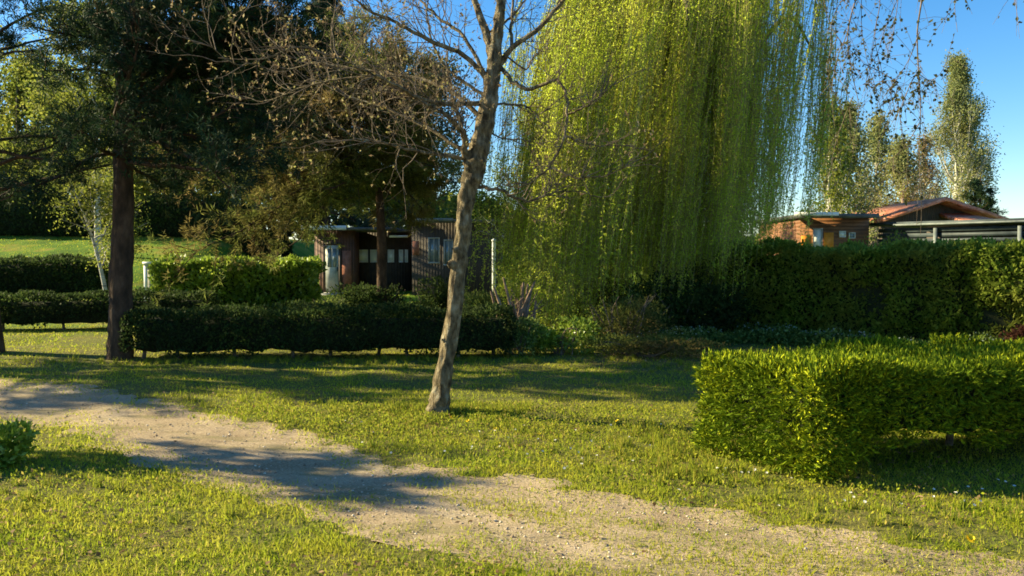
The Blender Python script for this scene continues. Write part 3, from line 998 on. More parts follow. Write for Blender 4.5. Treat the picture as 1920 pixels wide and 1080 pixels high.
# conifer at the left edge, its trunk outside the view
pine('edge_pine', 'dark pine branches reaching in at the upper left edge of the view', (-8.6, 13.4, 0), [(-8.6, 13.4, 0), (-8.6, 13.4, 3), (-8.5, 13.4, 6), (-8.5, 13.3, 9)], .2, 2.2, 8.2, lambda f, a: 2.2 * (1 - .6 * f), 46, M['pine_needle'], M['bark_pine'], 203, tuft=13, nl=.14, nw=.013)
pine('edge_pine', 'pine beyond the left edge of the lawn casting shade across the low hedges', (-13.6, 12.7, 0), [(-13.6, 12.7, 0), (-13.6, 12.7, 3), (-13.5, 12.7, 5), (-13.5, 12.6, 6.4)], .2, 2.4, 6.0, lambda f, a: 2.4 * (1 - .5 * f), 46, M['pine_needle'], M['bark_pine'], 206, tuft=13, nl=.15, nw=.02, dens=1.3)
# olive brown drooping conifer over the cabin
bx = W(716, 560, 18.5)
pine('drooping_conifer', 'olive and brown conifer with drooping boughs hanging over the cabin roof', (bx[0], 18.5, 0.0), [(bx[0], 18.5, 0), (bx[0], 18.5, 2), (bx[0] - .1, 18.5, 4), (bx[0] - .2, 18.5, 6.4)], .13, 3.1, 5.8, lambda f, a: (3.3 - 1.6 * math.cos(a)) * (1 - .5 * f) * min(.5 + f * 3.5, 1), 120, M['pine_warm'], M['bark_pine'], 204, tuft=13, nl=.16, nw=.019, droop=.12, dens=1.3, cat='conifer')
# darker conifer behind
pine('dark_conifer', 'dark blue green conifer rising behind the cabin with the white door', (-8.1, 35.5, .3), [(-8.1, 35.5, 0), (-8.1, 35.5, 4), (-8.0, 35.5, 8), (-8, 35.5, 13.0)], .28, 3.0, 12.8, lambda f, a: 3.0 * (1 - .8 * f), 80, M['blue_conifer'], M['bark_pine'], 205, tuft=13, nl=.28, nw=.04, droop=.1, cat='conifer')


# ------------------------------------------------------------------ broadleaf trees
def leafy(name, label, base, H, spread, mat, bark, seed, nleaf, L0, W0, r0=.14, lean=(0, 0), cat='tree', group=None, upright=0.0, first=.3, kids=(9, 5, 3), wig=.14, leafsp=.16, ang=.8, ratio=.5, trop=(.02, .03, .0)):
    rng = np.random.default_rng(seed)
    base = np.array(base, float)
    root = thing(name, base, label, cat, group)
    tp = smooth_line([base, base + (lean[0] * .2, lean[1] * .2, H * .3), base + (lean[0] * .5, lean[1] * .5, H * .6), base + (lean[0], lean[1], H * .93)], 6)
    link_mesh('trunk', [tube(tp, np.linspace(r0, r0 * .18, len(tp)), 10)], bark, root, smooth=True)
    out = []
    prm = dict(wig=wig, trop=[t + upright for t in trop], maxl=2, kids=[kids[1], kids[2], 0], ratio=ratio, ang=ang)
    prm['from'] = .2
    nb = kids[0]
    for b in range(nb):
        f = first + (1 - first) * (b + rng.random()) / nb
        i = int(min(f, .999) * (len(tp) - 1))
        p_ = tp[i]
        a = rng.random() * 6.28
        e = .35 + upright * 2 + .5 * f
        d = np.array([math.cos(a) * math.cos(e), math.sin(a) * math.cos(e), math.sin(e)])
        R = spread * (math.sin(math.pi * min(max((f - first) / (1 - first) * .8 + .2, 0), 1)) * .6 + .4) * ((1.25 - .85 * f) if upright > .08 else 1)
        grow(p_, d, R, r0 * .32, 0, rng, out, prm)
    branch_obj('branches', [(a, b, l + 1) for a, b, l in out], bark, root)
    tips = [(a, l) for a, b, l in out if l >= 1]
    idx = rng.integers(0, len(tips), nleaf)
    u = rng.random(nleaf) * 5.999
    P = np.array([tips[k][0][int(q)] * (1 - (q % 1)) + tips[k][0][int(q) + 1] * (q % 1) for k, q in zip(idx, u)])
    P = P + rng.normal(0, leafsp, P.shape)
    V, F = leaves(P, rdir(nleaf, rng) + np.array([0, 0, -.2 + upright * 2]), L0 * rng.uniform(.6, 1.3, nleaf), W0 * rng.uniform(.7, 1.2, nleaf), rng)
    link_mesh('crown', [(V, F)], mat, root)
    return root


def gb(px, Y):
    x = (px - 960) / FPX * Y
    return (x, Y, float(height(x, Y)))


leafy('roadside_tree', 'tree beyond the left edge whose crown shades the gravel track', (-8.6, 7.8, 0), 4.1, .9, M['far_leaf'], M['bark_willow'], 300, 2300, .09, .08, r0=.13, kids=(8, 5, 3), leafsp=.08, first=.66)
leafy('birch_sapling', 'slender white stemmed birch with yellow green leaves left of the dark pine trunk', gb(205, 20.5), 3.6, 1.3, M['spring_leaf'], M['bark_birch'], 301, 7000, .06, .045, r0=.065, lean=(-.9, 0), cat='birch tree', first=.42, kids=(14, 5, 3), leafsp=.13, trop=(-.02, -.06, -.05))
leafy('young_birch', 'tall yellow green birch showing behind the upper part of the dark pine', gb(185, 30), 9.4, 2.4, M['spring_leaf'], M['bark_birch'], 302, 16000, .12, .09, r0=.13, cat='birch tree', first=.25, kids=(20, 5, 3), upright=.03, leafsp=.22)
leafy('leafy_tree', 'broad olive green tree behind the tall hedge block', gb(330, 39), 7.2, 3.6, M['spring_leaf'], M['bark_willow'], 303, 15000, .17, .12, r0=.2, group='broad green trees beyond the lawn', kids=(16, 6, 4), leafsp=.35, first=.2)
leafy('leafy_tree', 'broad yellowish tree at the far left behind the sloping lawn', gb(40, 38), 7.4, 3.8, M['spring_leaf'], M['bark_willow'], 304, 20000, .17, .12, r0=.2, group='broad green trees beyond the lawn', kids=(16, 6, 4), leafsp=.35, first=.15)
leafy('leafy_tree', 'round green tree above the left end of the cabin', gb(480, 42), 8.0, 3.8, M['far_leaf'], M['bark_willow'], 305, 15000, .17, .12, r0=.2, group='broad green trees beyond the lawn', kids=(16, 6, 4), leafsp=.35, first=.15)
leafy('leafy_tree', 'olive tree directly behind the dark pine trunk beyond the sloping lawn', gb(250, 44), 9.0, 4.0, M['spring_leaf'], M['bark_willow'], 308, 15000, .18, .13, r0=.2, group='broad green trees beyond the lawn', kids=(16, 6, 4), leafsp=.4, first=.15)
leafy('leafy_tree', 'grey green tree top behind the bare branches of the leaning tree', gb(770, 40), 10.2, 3.8, M['blue_conifer'], M['bark_willow'], 309, 18000, .16, .11, r0=.2, group='broad green trees beyond the lawn', kids=(16, 6, 4), leafsp=.35, first=.15, upright=.05)
# far-off wood
rfw = np.random.default_rng(355)
n = 60000
Xf = rfw.uniform(-110, 110, n)
Yf = rfw.uniform(72, 92, n)
top = np.interp(Xf, [-110, -30, -8, 4, 30, 110], [13, 12.5, 8, 3.8, 3.4, 3.4]) * (.72 + .5 * vn(Xf, Yf * .3, 5, 81))
Pf = np.stack([Xf, Yf, top * rfw.random(n) ** .6 + height(Xf, Yf) * (Xf < 0)], 1)
tag(link_mesh('distant_wood', [leaves(Pf, rdir(n, rfw), rfw.uniform(.5, 1.1, n), rfw.uniform(.4, .8, n), rfw)], M['far_leaf']), 'far off line of woodland closing the view behind the cabins', 'woodland', kind='stuff')
leafy('pale_tree', 'pale green feathery tree in the gap between leaning trunk and willow', gb(985, 27), 6.6, 1.5, M['spring_leaf'], M['bark_birch'], 306, 5200, .10, .06, r0=.09, kids=(18, 5, 3), leafsp=.15, first=.1, upright=.03)
leafy('dark_tree', 'dark leafy tree behind the leaning trunk beside the low dark cabin', gb(905, 34), 3.6, 1.7, M['far_leaf'], M['bark_willow'], 307, 9000, .13, .09, r0=.12, kids=(14, 5, 3), leafsp=.25, first=.1)
# poplars and wispy trees at the right
PG = 'poplars behind the red tiled roof'
leafy('poplar', 'tallest column shaped poplar standing above the red tiled roof', gb(1790, 46), 13.2, 3.0, M['poplar_leaf'], M['bark_birch'], 311, 34000, .11, .08, r0=.18, group=PG, upright=.13, kids=(60, 7, 3), leafsp=.2, first=.1, ang=.42, cat='poplar tree', wig=.07)
leafy('poplar', 'thin wispy poplar with a pale trunk between the tallest poplar and the willow', gb(1690, 38), 6.9, 1.9, M['poplar_leaf'], M['bark_birch'], 312, 8500, .13, .08, r0=.12, group=PG, upright=.12, kids=(30, 5, 3), leafsp=.18, first=.12, ang=.5, cat='poplar tree', wig=.08)
leafy('poplar', 'grey green poplar half hidden by the right edge of the willow', gb(1590, 34), 8.0, 1.7, M['poplar_leaf'], M['bark_birch'], 313, 8500, .12, .08, r0=.12, group=PG, upright=.12, kids=(32, 5, 3), leafsp=.18, first=.15, ang=.5, cat='poplar tree', wig=.08)
leafy('poplar', 'small pinkish budding poplar leaning against the tallest one', gb(1730, 42), 7.8, 1.6, M['bud_leaf'], M['bark_birch'], 314, 6000, .11, .07, r0=.12, group=PG, upright=.12, kids=(30, 5, 3), leafsp=.18, first=.15, ang=.5, cat='poplar tree', wig=.08)
leafy('poplar', 'feathery grey green poplar just right of the willow behind the chalet', gb(1640, 40), 8.6, 2.0, M['poplar_leaf'], M['bark_birch'], 316, 10000, .12, .08, r0=.12, group=PG, upright=.12, kids=(36, 5, 3), leafsp=.2, first=.1, ang=.5, cat='poplar tree', wig=.08)
leafy('poplar', 'dim tall poplar touching the right side of the willow crown', gb(1552, 31), 7.6, 1.7, M['far_leaf'], M['bark_birch'], 317, 8500, .12, .07, r0=.12, group=PG, upright=.10, kids=(36, 5, 3), leafsp=.2, first=.1, ang=.5, cat='poplar tree', wig=.08)
pine('spruce', 'small dark spruce poking out behind the red tiled roof', gb(1835, 44), [gb(1835, 44), tuple(np.array(gb(1835, 44)) + (0, 0, 2.5)), tuple(np.array(gb(1835, 44)) + (0, 0, 5.6))], .12, 2.6, 5.4, lambda f, a: 1.3 * (1 - .6 * f), 26, M['pine_needle'], M['bark_pine'], 315, tuft=9, nl=.22, nw=.03, cat='spruce tree')


# ------------------------------------------------------------------ weeping willow
rwil = np.random.default_rng(401)
WC = np.array([3.5, 18.5, 0.0])
root = thing('weeping_willow', WC, 'large weeping willow with long yellow green curtains of hanging twigs', 'willow tree')
tp = smooth_line([WC + (0, 0, -.05), WC + (.05, 0, 1.4), WC + (-.05, .05, 2.8), WC + (.1, 0, 4.2)], 5)
link_mesh('trunk', [tube(tp, np.linspace(.36, .24, len(tp)), 14)], M['bark_willow'], root, smooth=True)
limbs = []
locks = []
RX, RY = 3.25, 2.8
for i in range(30):
    a = i * 2.39996 + .3
    rr_ = math.sqrt((i + .6) / 30)
    ex, ey = math.cos(a) * rr_ * RX * .95, math.sin(a) * rr_ * RY * .95
    top = 9.0 - 2.4 * rr_ ** 2 + rwil.uniform(-.4, .4)
    p0 = tp[-1 - int(rwil.integers(0, 6))]
    mid_ = WC + (ex * .4, ey * .4, top * .72)
    end = WC + (ex * .85, ey * .85, top)
    tip = WC + (ex * 1.08, ey * 1.08, top - .7)
    ln = smooth_line([p0, mid_, end, tip], 6)
    limbs.append((ln, np.linspace(.11, .02, len(ln)), 1))
    for q in range(6):
        k_ = rwil.integers(len(ln) // 2, len(ln))
        locks.append(ln[k_])
branch_obj('limbs', limbs, M['bark_willow'], root)
# boughs carry their hanging twigs in bundles with gaps between them
for i in range(36):
    a = rwil.random() * 6.28
    rr_ = math.sqrt(rwil.uniform(.2, 1.0))
    rad_ = rwil.uniform(.78, 1.12)
    c = np.array([math.cos(a) * rr_ * RX * rad_, math.sin(a) * rr_ * RY * rad_])
    top = 9.0 - 2.4 * rr_ ** 2 + rwil.uniform(-1.3, .5)
    for q in range(rwil.integers(3, 6)):
        locks.append(WC + (c[0] + rwil.normal(0, .2), c[1] + rwil.normal(0, .2), top + rwil.normal(0, .3)))
for i in range(24):
    a = rwil.random() * 6.28
    rr_ = math.sqrt(rwil.uniform(.3, .95))
    c = np.array([math.cos(a) * rr_ * RX, math.sin(a) * rr_ * RY])
    top = rwil.uniform(2.9, 6.9)
    for q in range(rwil.integers(3, 6)):
        locks.append(WC + (c[0] + rwil.normal(0, .2), c[1] + rwil.normal(0, .2), top + rwil.normal(0, .3)))
for i in range(13):
    # billows that stand forward of the rest
    xx, yy, zz = rwil.uniform(-2.6, 2.3), -RY * rwil.uniform(.95, 1.2), rwil.uniform(4.2, 8.2)
    for q in range(4):
        locks.append(WC + (xx + .25 + rwil.normal(0, .13), yy + rwil.normal(0, .15), zz + rwil.normal(0, .25)))


def bottom_at(x, y):
    """height where the curtain ends, by position across the tree"""
    px = 960 + x / y * FPX
    v = np.interp(px, [930, 985, 1060, 1110, 1180, 1240, 1300, 1390, 1450, 1520, 1600], [1.6, .15, .1, .3, .9, 1.7, 1.1, 1.4, 2.0, 2.5, 3.0])
    return v


strands = []
LP, LD = [], []
for lk in locks:
    nst = rwil.integers(6, 16)
    lb = bottom_at(lk[0], lk[1]) + rwil.uniform(-.4, .5)
    if rwil.random() < .15: lb += rwil.uniform(.6, 2.2)
    spread = rwil.uniform(.05, .17)
    wind = np.array([rwil.normal(-.13, .05), rwil.normal(0, .03)])
    for s in range(nst):
        x0, y0 = lk[0] + rwil.normal(0, spread), lk[1] + rwil.normal(0, spread)
        z0 = lk[2] + rwil.normal(0, .15)
        zb = max(lb + rwil.normal(0, .35), .2)
        if z0 - zb < .8: continue
        k = 7
        f = np.linspace(0, 1, k)
        out_dir = unit(np.array([x0 - WC[0], y0 - WC[1], 0]) + 1e-6)
        amp = rwil.uniform(.05, .28)
        ph = rwil.random() * 6
        X = x0 + out_dir[0] * amp * np.sin(f * 1.6) + wind[0] * (z0 - zb) * f + rwil.uniform(.03, .11) * np.sin(ph + f * 7)
        Y = y0 + out_dir[1] * amp * np.sin(f * 1.6) + wind[1] * (z0 - zb) * f + rwil.uniform(.03, .1) * np.cos(ph + f * 6)
        Z = z0 + .12 * np.sin(f * 3.1) * (f < .4) - (z0 - zb) * f ** 1.15
        pts = np.stack([X, Y, Z], 1)
        strands.append((pts, np.linspace(.006, .0025, k), 3))
        nl_ = int((z0 - zb) / .047)
        u = np.sort(rwil.random(nl_)) * (k - 1.001)
        i = u.astype(int)
        q = pts[i] + (pts[i + 1] - pts[i]) * (u - i)[:, None]
        LP.append(q)
        d = rwil.normal(0, .8, (nl_, 3))
        d[:, 2] -= .5
        LD.append(d)
link_mesh('hanging_twigs', [tubes(strands)], M['twig_willow'], root)
LP = np.vstack(LP)
LP = LP + rwil.normal(0, .015, LP.shape)
LD = np.vstack(LD)
V, F = leaves(LP, LD, rwil.uniform(.045, .09, len(LP)), rwil.uniform(.014, .024, len(LP)), rwil)
link_mesh('crown', [(V, F)], M['willow_leaf'], root)
print('willow leaves', len(LP), 'strands', len(strands))

# ------------------------------------------------------------------ overhanging birch at the upper right
rb = np.random.default_rng(501)
bb = np.array([5.6, 4.6, 0.0])
root = thing('overhanging_birch', bb, 'birch whose thin twigs with tiny dark leaves hang against the upper right sky', 'birch tree')
tp = smooth_line([bb, bb + (.1, 0, 2.2), bb + (0, .1, 4.2), bb + (-.2, .2, 7)], 6)
link_mesh('trunk', [tube(tp, np.linspace(.16, .05, len(tp)), 12)], M['bark_birch'], root, smooth=True)
lines = []
LP, LD = [], []
HY = 6.3
hang = [
    ([(1900, -260), (1800, -190), (1735, -80), (1728, 0), (1720, 60), (1722, 130), (1726, 200), (1724, 300), (1728, 380), (1726, 440)], 6.5),
    ([(1724, 60), (1705, 110), (1680, 150), (1650, 190)], 6.5),
    ([(1726, 125), (1706, 160), (1690, 200), (1670, 235)], 6.4),
    ([(1724, 140), (1745, 150), (1768, 130), (1790, 62)], 6.6),
    ([(1900, -260), (1760, -220), (1660, -120), (1612, -20), (1590, 60), (1596, 130), (1610, 200), (1600, 260)], 6.9),
    ([(1640, -90), (1650, 0), (1640, 70), (1655, 150), (1640, 215)], 7.0),
    ([(1590, 60), (1570, 110), (1560, 170), (1565, 240)], 7.0),
    ([(1612, -20), (1580, 0), (1560, 40), (1558, 90)], 6.8),
    ([(1700, -180), (1690, -60), (1680, 30), (1668, 100)], 6.2),
    ([(1655, 150), (1680, 180), (1690, 240), (1700, 290)], 6.9),
    ([(1600, 180), (1580, 230), (1560, 300), (1570, 360)], 7.1),
    ([(1810, -190), (1800, -90), (1790, 0), (1795, 60)], 6.0),
    ([(1960, -200), (1920, -80), (1905, -20), (1902, 8)], 5.8),
    ([(1724, 230), (1700, 270), (1670, 300), (1640, 330)], 6.6),
    ([(1630, -170), (1560, -80), (1545, 0), (1570, 70), (1620, 120), (1640, 180)], 7.2),
    ([(1680, -200), (1625, -90), (1615, 30), (1625, 110), (1650, 200), (1645, 290)], 7.3),
    ([(1570, 70), (1550, 130), (1575, 200), (1600, 270), (1590, 330)], 7.3),
    ([(1620, 120), (1660, 140), (1690, 170), (1700, 230)], 7.1),
    ([(1850, -200), (1770, -110), (1700, -30), (1665, 40), (1640, 110), (1600, 150)], 6.9),
]
anchor = tp[-6]
for k_, (pl, yy) in enumerate(hang):
    ln = smooth_line([W(a, b_, yy + rb.normal(0, .04)) for a, b_ in pl], 5)
    lines.append((ln, np.linspace(.010 if k_ in (0, 4) else .004, .0016, len(ln)), 2))
    if pl[0][1] < -150:
        lines.append((smooth_line([anchor, (anchor + ln[0]) / 2 + (0, 0, .25), ln[0]], 5), np.linspace(.03, .012, 11), 2))
    for _ in range(int(len(ln) * .9)):
        i = rb.integers(2, max(3, int(len(ln) * .85)))
        d = unit(rdir(1, rb)[0] + np.array([0, 0, -.6]))
        L_ = rb.uniform(.1, .38)
        tw = np.array([ln[i], ln[i] + d * L_ * .5 + (0, 0, -.02), ln[i] + d * L_ + (0, 0, -.07)])
        lines.append((tw, np.array([.002, .0015, .001]), 4))
        for _k in range(rb.integers(2, 6)):
            LP.append(tw[0] + (tw[2] - tw[0]) * rb.random())
            LD.append(rb.normal(0, .5, 3) + (0, 0, -.4))
    for _ in range(int(len(ln) * .6)):
        i = rb.integers(2, len(ln))
        LP.append(ln[i])
        LD.append(rb.normal(0, .5, 3) + (0, 0, -.4))
for _ in range(14):   # outer boughs beyond the view
    a = rb.uniform(-1.2, 2.0)
    e = anchor + (math.cos(a) * rb.uniform(1, 2), math.sin(a) * rb.uniform(.5, 1.6), rb.uniform(-.2, 1.2))
    lines.append((smooth_line([tp[-1 - rb.integers(0, 8)], (anchor + e) / 2 + (0, 0, .4), e, e + (.1, 0, -.7)], 4), np.linspace(.03, .004, 13), 2))
branch_obj('branches', lines, M['bark_twig'], root)
LP = np.array(LP)
V, F = leaves(LP, np.array(LD), rb.uniform(.02, .045, len(LP)), rb.uniform(.016, .03, len(LP)), rb)
link_mesh('leaves', [(V, F)], M['dark_leaf'], root)

# ------------------------------------------------------------------ pollarded shrub with pale stems
rp = np.random.default_rng(601)
pb = np.array(gb(968, 14.0))
root = thing('pruned_shrub', pb, 'cut back bush of pale pinkish stems at the left edge of the willow', 'shrub')
lines = []
for i in range(13):
    e = pb + (rp.normal(0, .25), rp.normal(0, .2), rp.uniform(.8, 1.3))
    m_ = (pb + e) / 2 + rp.normal(0, .06, 3)
    lines.append((smooth_line([pb + rp.normal(0, .03, 3) * (1, 1, 0), m_, e], 4), np.linspace(.045, .018, 9), 6))
    for _ in range(2):
        lines.append((np.array([m_, m_ + (rp.normal(0, .2), rp.normal(0, .1), rp.uniform(.2, .6))]), np.array([.014, .006]), 4))
link_mesh('stems', [tubes(lines)], M['pale_stem'], root)
V, F = blob_leaves(pb + (0, 0, 1.3), (.5, .4, .55), 500, .05, .02, rp, .2)
link_mesh('sprouting_leaves', [(V, F)], M['shrub_leaf'], root)

# ------------------------------------------------------------------ buildings
def box(x0, x1, y0, y1, z0, z1, mi=0):
    V = np.array([(x, y, z) for z in (z0, z1) for y in (y0, y1) for x in (x0, x1)], float)
    F = np.array([[0, 2, 3, 1], [4, 5, 7, 6], [0, 1, 5, 4], [1, 3, 7, 5], [3, 2, 6, 7], [2, 0, 4, 6]])
    return V, F, mi


def planks(name, cols, scale, horiz=False):
    m, N, L = newmat(name)
    tc = N.new('ShaderNodeTexCoord')
    wv = N.new('ShaderNodeTexWave')
    wv.bands_direction = 'Z' if horiz else 'X'
    wv.inputs['Scale'].default_value = scale
    wv.inputs['Distortion'].default_value = 0.15
    L.new(tc.outputs['Object'], wv.inputs[0])
    f = noise(N, L, tc.outputs['Object'], 5, 6)
    c = ramp(N, L, f, [(0.3, cols[0]), (0.7, cols[1])])
    p = N.new('ShaderNodeBsdfPrincipled')
    p.inputs['Roughness'].default_value = .75
    L.new(c, p.inputs['Base Color'])
    b = N.new('ShaderNodeBump')
    b.inputs['Strength'].default_value = .6
    b.inputs['Distance'].default_value = .02
    L.new(wv.outputs['Fac'], b.inputs['Height'])
    L.new(b.outputs[0], p.inputs['Normal'])
    o = N.new('ShaderNodeOutputMaterial')
    L.new(p.outputs[0], o.inputs[0])
    return m


M['wood_red'] = planks('red_brown_boards', [(0.07, 0.032, 0.022), (0.14, 0.06, 0.036)], 3)
M['wood_dark'] = planks('dark_boards', [(0.035, 0.025, 0.018), (0.07, 0.048, 0.032)], 3)
M['wood_orange'] = planks('orange_brown_boards', [(0.17, 0.07, 0.025), (0.27, 0.11, 0.035)], 3, True)
M['orange'] = surf('orange_paint', [(0.3, (0.60, 0.20, 0.02)), (0.7, (0.78, 0.30, 0.04))], 6, 3, .5, .1)
M['white'] = surf('white_paint', [(0.3, (0.62, 0.62, 0.60)), (0.7, (0.78, 0.78, 0.74))], 7, 4, .5, .1)
M['door_white'] = surf('weathered_white_door', [(0.3, (0.25, 0.28, 0.26)), (0.7, (0.5, 0.52, 0.47))], 4, 4, .5, .1)
M['roof_grey'] = surf('grey_roof_felt', [(0.3, (0.06, 0.06, 0.06)), (0.7, (0.14, 0.14, 0.13))], 6, 4, .9, .3)
M['metal_dark'] = surf('dark_slate_panels', [(0.3, (0.022, 0.03, 0.035)), (0.7, (0.055, 0.07, 0.075))], 4, 3, .5, .1)
M['metal_light'] = surf('pale_metal_gutter', [(0.3, (0.10, 0.12, 0.12)), (0.7, (0.20, 0.22, 0.21))], 6, 3, .45, .1)
M['glass'] = surf('window_glass', [(0.3, (0.10, 0.13, 0.14)), (0.7, (0.30, 0.34, 0.34))], 1.5, 3, .08, 0, spec=.8)
M['curtain'] = surf('white_curtain_behind_glass', [(0.3, (0.55, 0.56, 0.52)), (0.7, (0.8, 0.8, 0.76))], 3, 3, .3, .1, spec=.6)
M['brick'] = surf('brick_red_wall', [(0.3, (0.22, 0.08, 0.05)), (0.7, (0.36, 0.15, 0.10))], 8, 5, .9, .4)
M['concrete'] = surf('grey_concrete', [(0.3, (0.25, 0.24, 0.21)), (0.7, (0.42, 0.40, 0.36))], 8, 5, .9, .3)


def tile_mat():
    m, N, L = newmat('terracotta_tiles')
    tc = N.new('ShaderNodeTexCoord')
    wv = N.new('ShaderNodeTexWave')
    wv.bands_direction = 'Y'
    wv.inputs['Scale'].default_value = 1.6
    L.new(tc.outputs['Object'], wv.inputs[0])
    f = noise(N, L, tc.outputs['Object'], 4, 6, .7)
    c = ramp(N, L, f, [(0.32, (0.34, 0.10, 0.045)), (0.5, (0.58, 0.20, 0.10)), (0.68, (0.78, 0.40, 0.27))])
    p = N.new('ShaderNodeBsdfPrincipled')
    p.inputs['Roughness'].default_value = .85
    L.new(c, p.inputs['Base Color'])
    b = N.new('ShaderNodeBump')
    b.inputs['Strength'].default_value = .8
    b.inputs['Distance'].default_value = .05
    L.new(wv.outputs['Fac'], b.inputs['Height'])
    L.new(b.outputs[0], p.inputs['Normal'])
    o = N.new('ShaderNodeOutputMaterial')
    L.new(p.outputs[0], o.inputs[0])
    return m


M['tiles'] = tile_mat()


def window(root, x0, x1, yf, z0, z1, pane_mat, mull=True, fr=0.05, frame_mat=None):
    """a framed window standing proud of a wall whose face is at y=yf"""
    B = [box(x0, x1, yf - .04, yf + .02, z1 - fr, z1), box(x0, x1, yf - .04, yf + .02, z0, z0 + fr),
         box(x0, x0 + fr, yf - .037, yf + .02, z0 + fr, z1 - fr), box(x1 - fr, x1, yf - .037, yf + .02, z0 + fr, z1 - fr)]
    if mull: B.append(box((x0 + x1) / 2 - .02, (x0 + x1) / 2 + .02, yf - .034, yf + .02, z0 + fr, z1 - fr))
    w_ = link_mesh('window', B, frame_mat or M['white'], root)
    link_mesh('pane', [box(x0 + fr, x1 - fr, yf - .012, yf + .02, z0 + fr, z1 - fr)], pane_mat, w_)
    return w_


def X_(px, Y): return (px - 960) / FPX * Y


def Z_(py, Y): return W(960, py, Y)[2]


# cabin with the white door
Y0 = 30.0
z0 = Z_(552, Y0)
root = thing('cabin', (X_(630, Y0), Y0 + 1.5, z0), 'small red brown cabin with a tall white door and pale roof edge', 'cabin', 'wooden cabins behind the conifers')
link_mesh('wall', [box(X_(590, Y0), X_(664, Y0), Y0, Y0 + 3, z0 - .5, Z_(432, Y0))], M['wood_red'], root)
rf = link_mesh('roof', [box(X_(574, Y0), X_(744, Y0), Y0 - .5, Y0 + 3.3, Z_(432, Y0) + .002, Z_(427, Y0))], M['roof_grey'], root)
link_mesh('fascia', [box(X_(566, Y0 - .5), X_(650, Y0 - .5), Y0 - .56, Y0 - .503, Z_(431, Y0 - .5), Z_(423, Y0 - .5))], M['white'], rf)
dr = link_mesh('door', [box(X_(611, Y0), X_(636, Y0), Y0 - .05, Y0 + .01, z0 + .1, Z_(460, Y0))], M['door_white'], root)
link_mesh('frame', [box(X_(607, Y0), X_(611, Y0), Y0 - .07, Y0 + .01, z0 + .1, Z_(458, Y0)), box(X_(636, Y0), X_(641, Y0), Y0 - .07, Y0 + .01, z0 + .1, Z_(458, Y0)), box(X_(607, Y0), X_(641, Y0), Y0 - .07, Y0 + .01, Z_(458, Y0) + .002, Z_(455, Y0))], M['wood_dark'], dr)
link_mesh('handle', [box(X_(633, Y0), X_(634.5, Y0), Y0 - .10, Y0 - .05, z0 + .85, z0 + 1.0)], M['metal_dark'], dr)
link_mesh('pane', [box(X_(615, Y0), X_(622.5, Y0), Y0 - .062, Y0 - .045, z0 + 1.0, Z_(466, Y0)), box(X_(624.5, Y0), X_(632, Y0), Y0 - .062, Y0 - .045, z0 + 1.0, Z_(466, Y0))], M['glass'], dr)
link_mesh('brick_panel', [box(X_(642, Y0), X_(659, Y0), Y0 - .045, Y0 + .01, z0 + .2, Z_(470, Y0))], M['brick'], root)
link_mesh('step', [box(X_(603, Y0), X_(645, Y0), Y0 - .7, Y0 - .01, z0 - .4, z0 + .08)], M['concrete'], root)

# low veranda cabin with a row of white windows
Y1 = 31.0
z1 = float(height(-5, Y1))
root = thing('cabin', (X_(715, Y1), Y1 + 1.5, z1), 'low dark veranda cabin with a row of small white windows', 'cabin', 'wooden cabins behind the conifers')
link_mesh('wall', [box(X_(666, Y1), X_(768, Y1), Y1 + .05, Y1 + 3, z1 - .5, Z_(436, Y1))], M['wood_dark'], root)
link_mesh('roof', [box(X_(660, Y1), X_(770, Y1), Y1 - .6, Y1 + 3.2, Z_(436, Y1) + .002, Z_(431.5, Y1))], M['roof_grey'], root)
for a, b_ in [(668, 690), (694, 708), (727, 739), (748, 756), (759, 765)]:
    window(root, X_(a, Y1), X_(b_, Y1), Y1 + .05, Z_(492, Y1), Z_(468, Y1), M['curtain'], False, .035)
link_mesh('gutter', [box(X_(735, Y1), X_(769, Y1), Y1 - .68, Y1 - .603, Z_(446, Y1), Z_(442, Y1))], M['white'], root)

# dark timber cabin behind the leaning trunk
Y2 = 29.0
z2 = float(height(-2.5, Y2))
root = thing('cabin', (X_(840, Y2), Y2 + 1.5, z2), 'dark timber cabin with grey windows partly hidden by the leaning trunk', 'cabin', 'wooden cabins behind the conifers')
link_mesh('wall', [box(X_(772, Y2), X_(940, Y2), Y2, Y2 + 3.5, z2 - .5, Z_(418, Y2))], M['wood_dark'], root)
rf = link_mesh('roof', [box(X_(762, Y2), X_(946, Y2), Y2 - .4, Y2 + 3.7, Z_(418, Y2) + .002, Z_(412, Y2))], M['roof_grey'], root)
link_mesh('fascia', [box(X_(764, Y2 - .4), X_(850, Y2 - .4), Y2 - .45, Y2 - .403, Z_(416, Y2), Z_(410, Y2))], M['metal_light'], rf)
link_mesh('shutter', [box(X_(774, Y2), X_(786, Y2), Y2 - .05, Y2 + .01, Z_(478, Y2), Z_(452, Y2))], M['brick'], root)
window(root, X_(803, Y2), X_(825, Y2), Y2, Z_(494, Y2), Z_(445, Y2), M['glass'], True, .05, M['concrete'])
window(root, X_(832, Y2), X_(850, Y2), Y2, Z_(498, Y2), Z_(449, Y2), M['glass'], True, .05, M['concrete'])

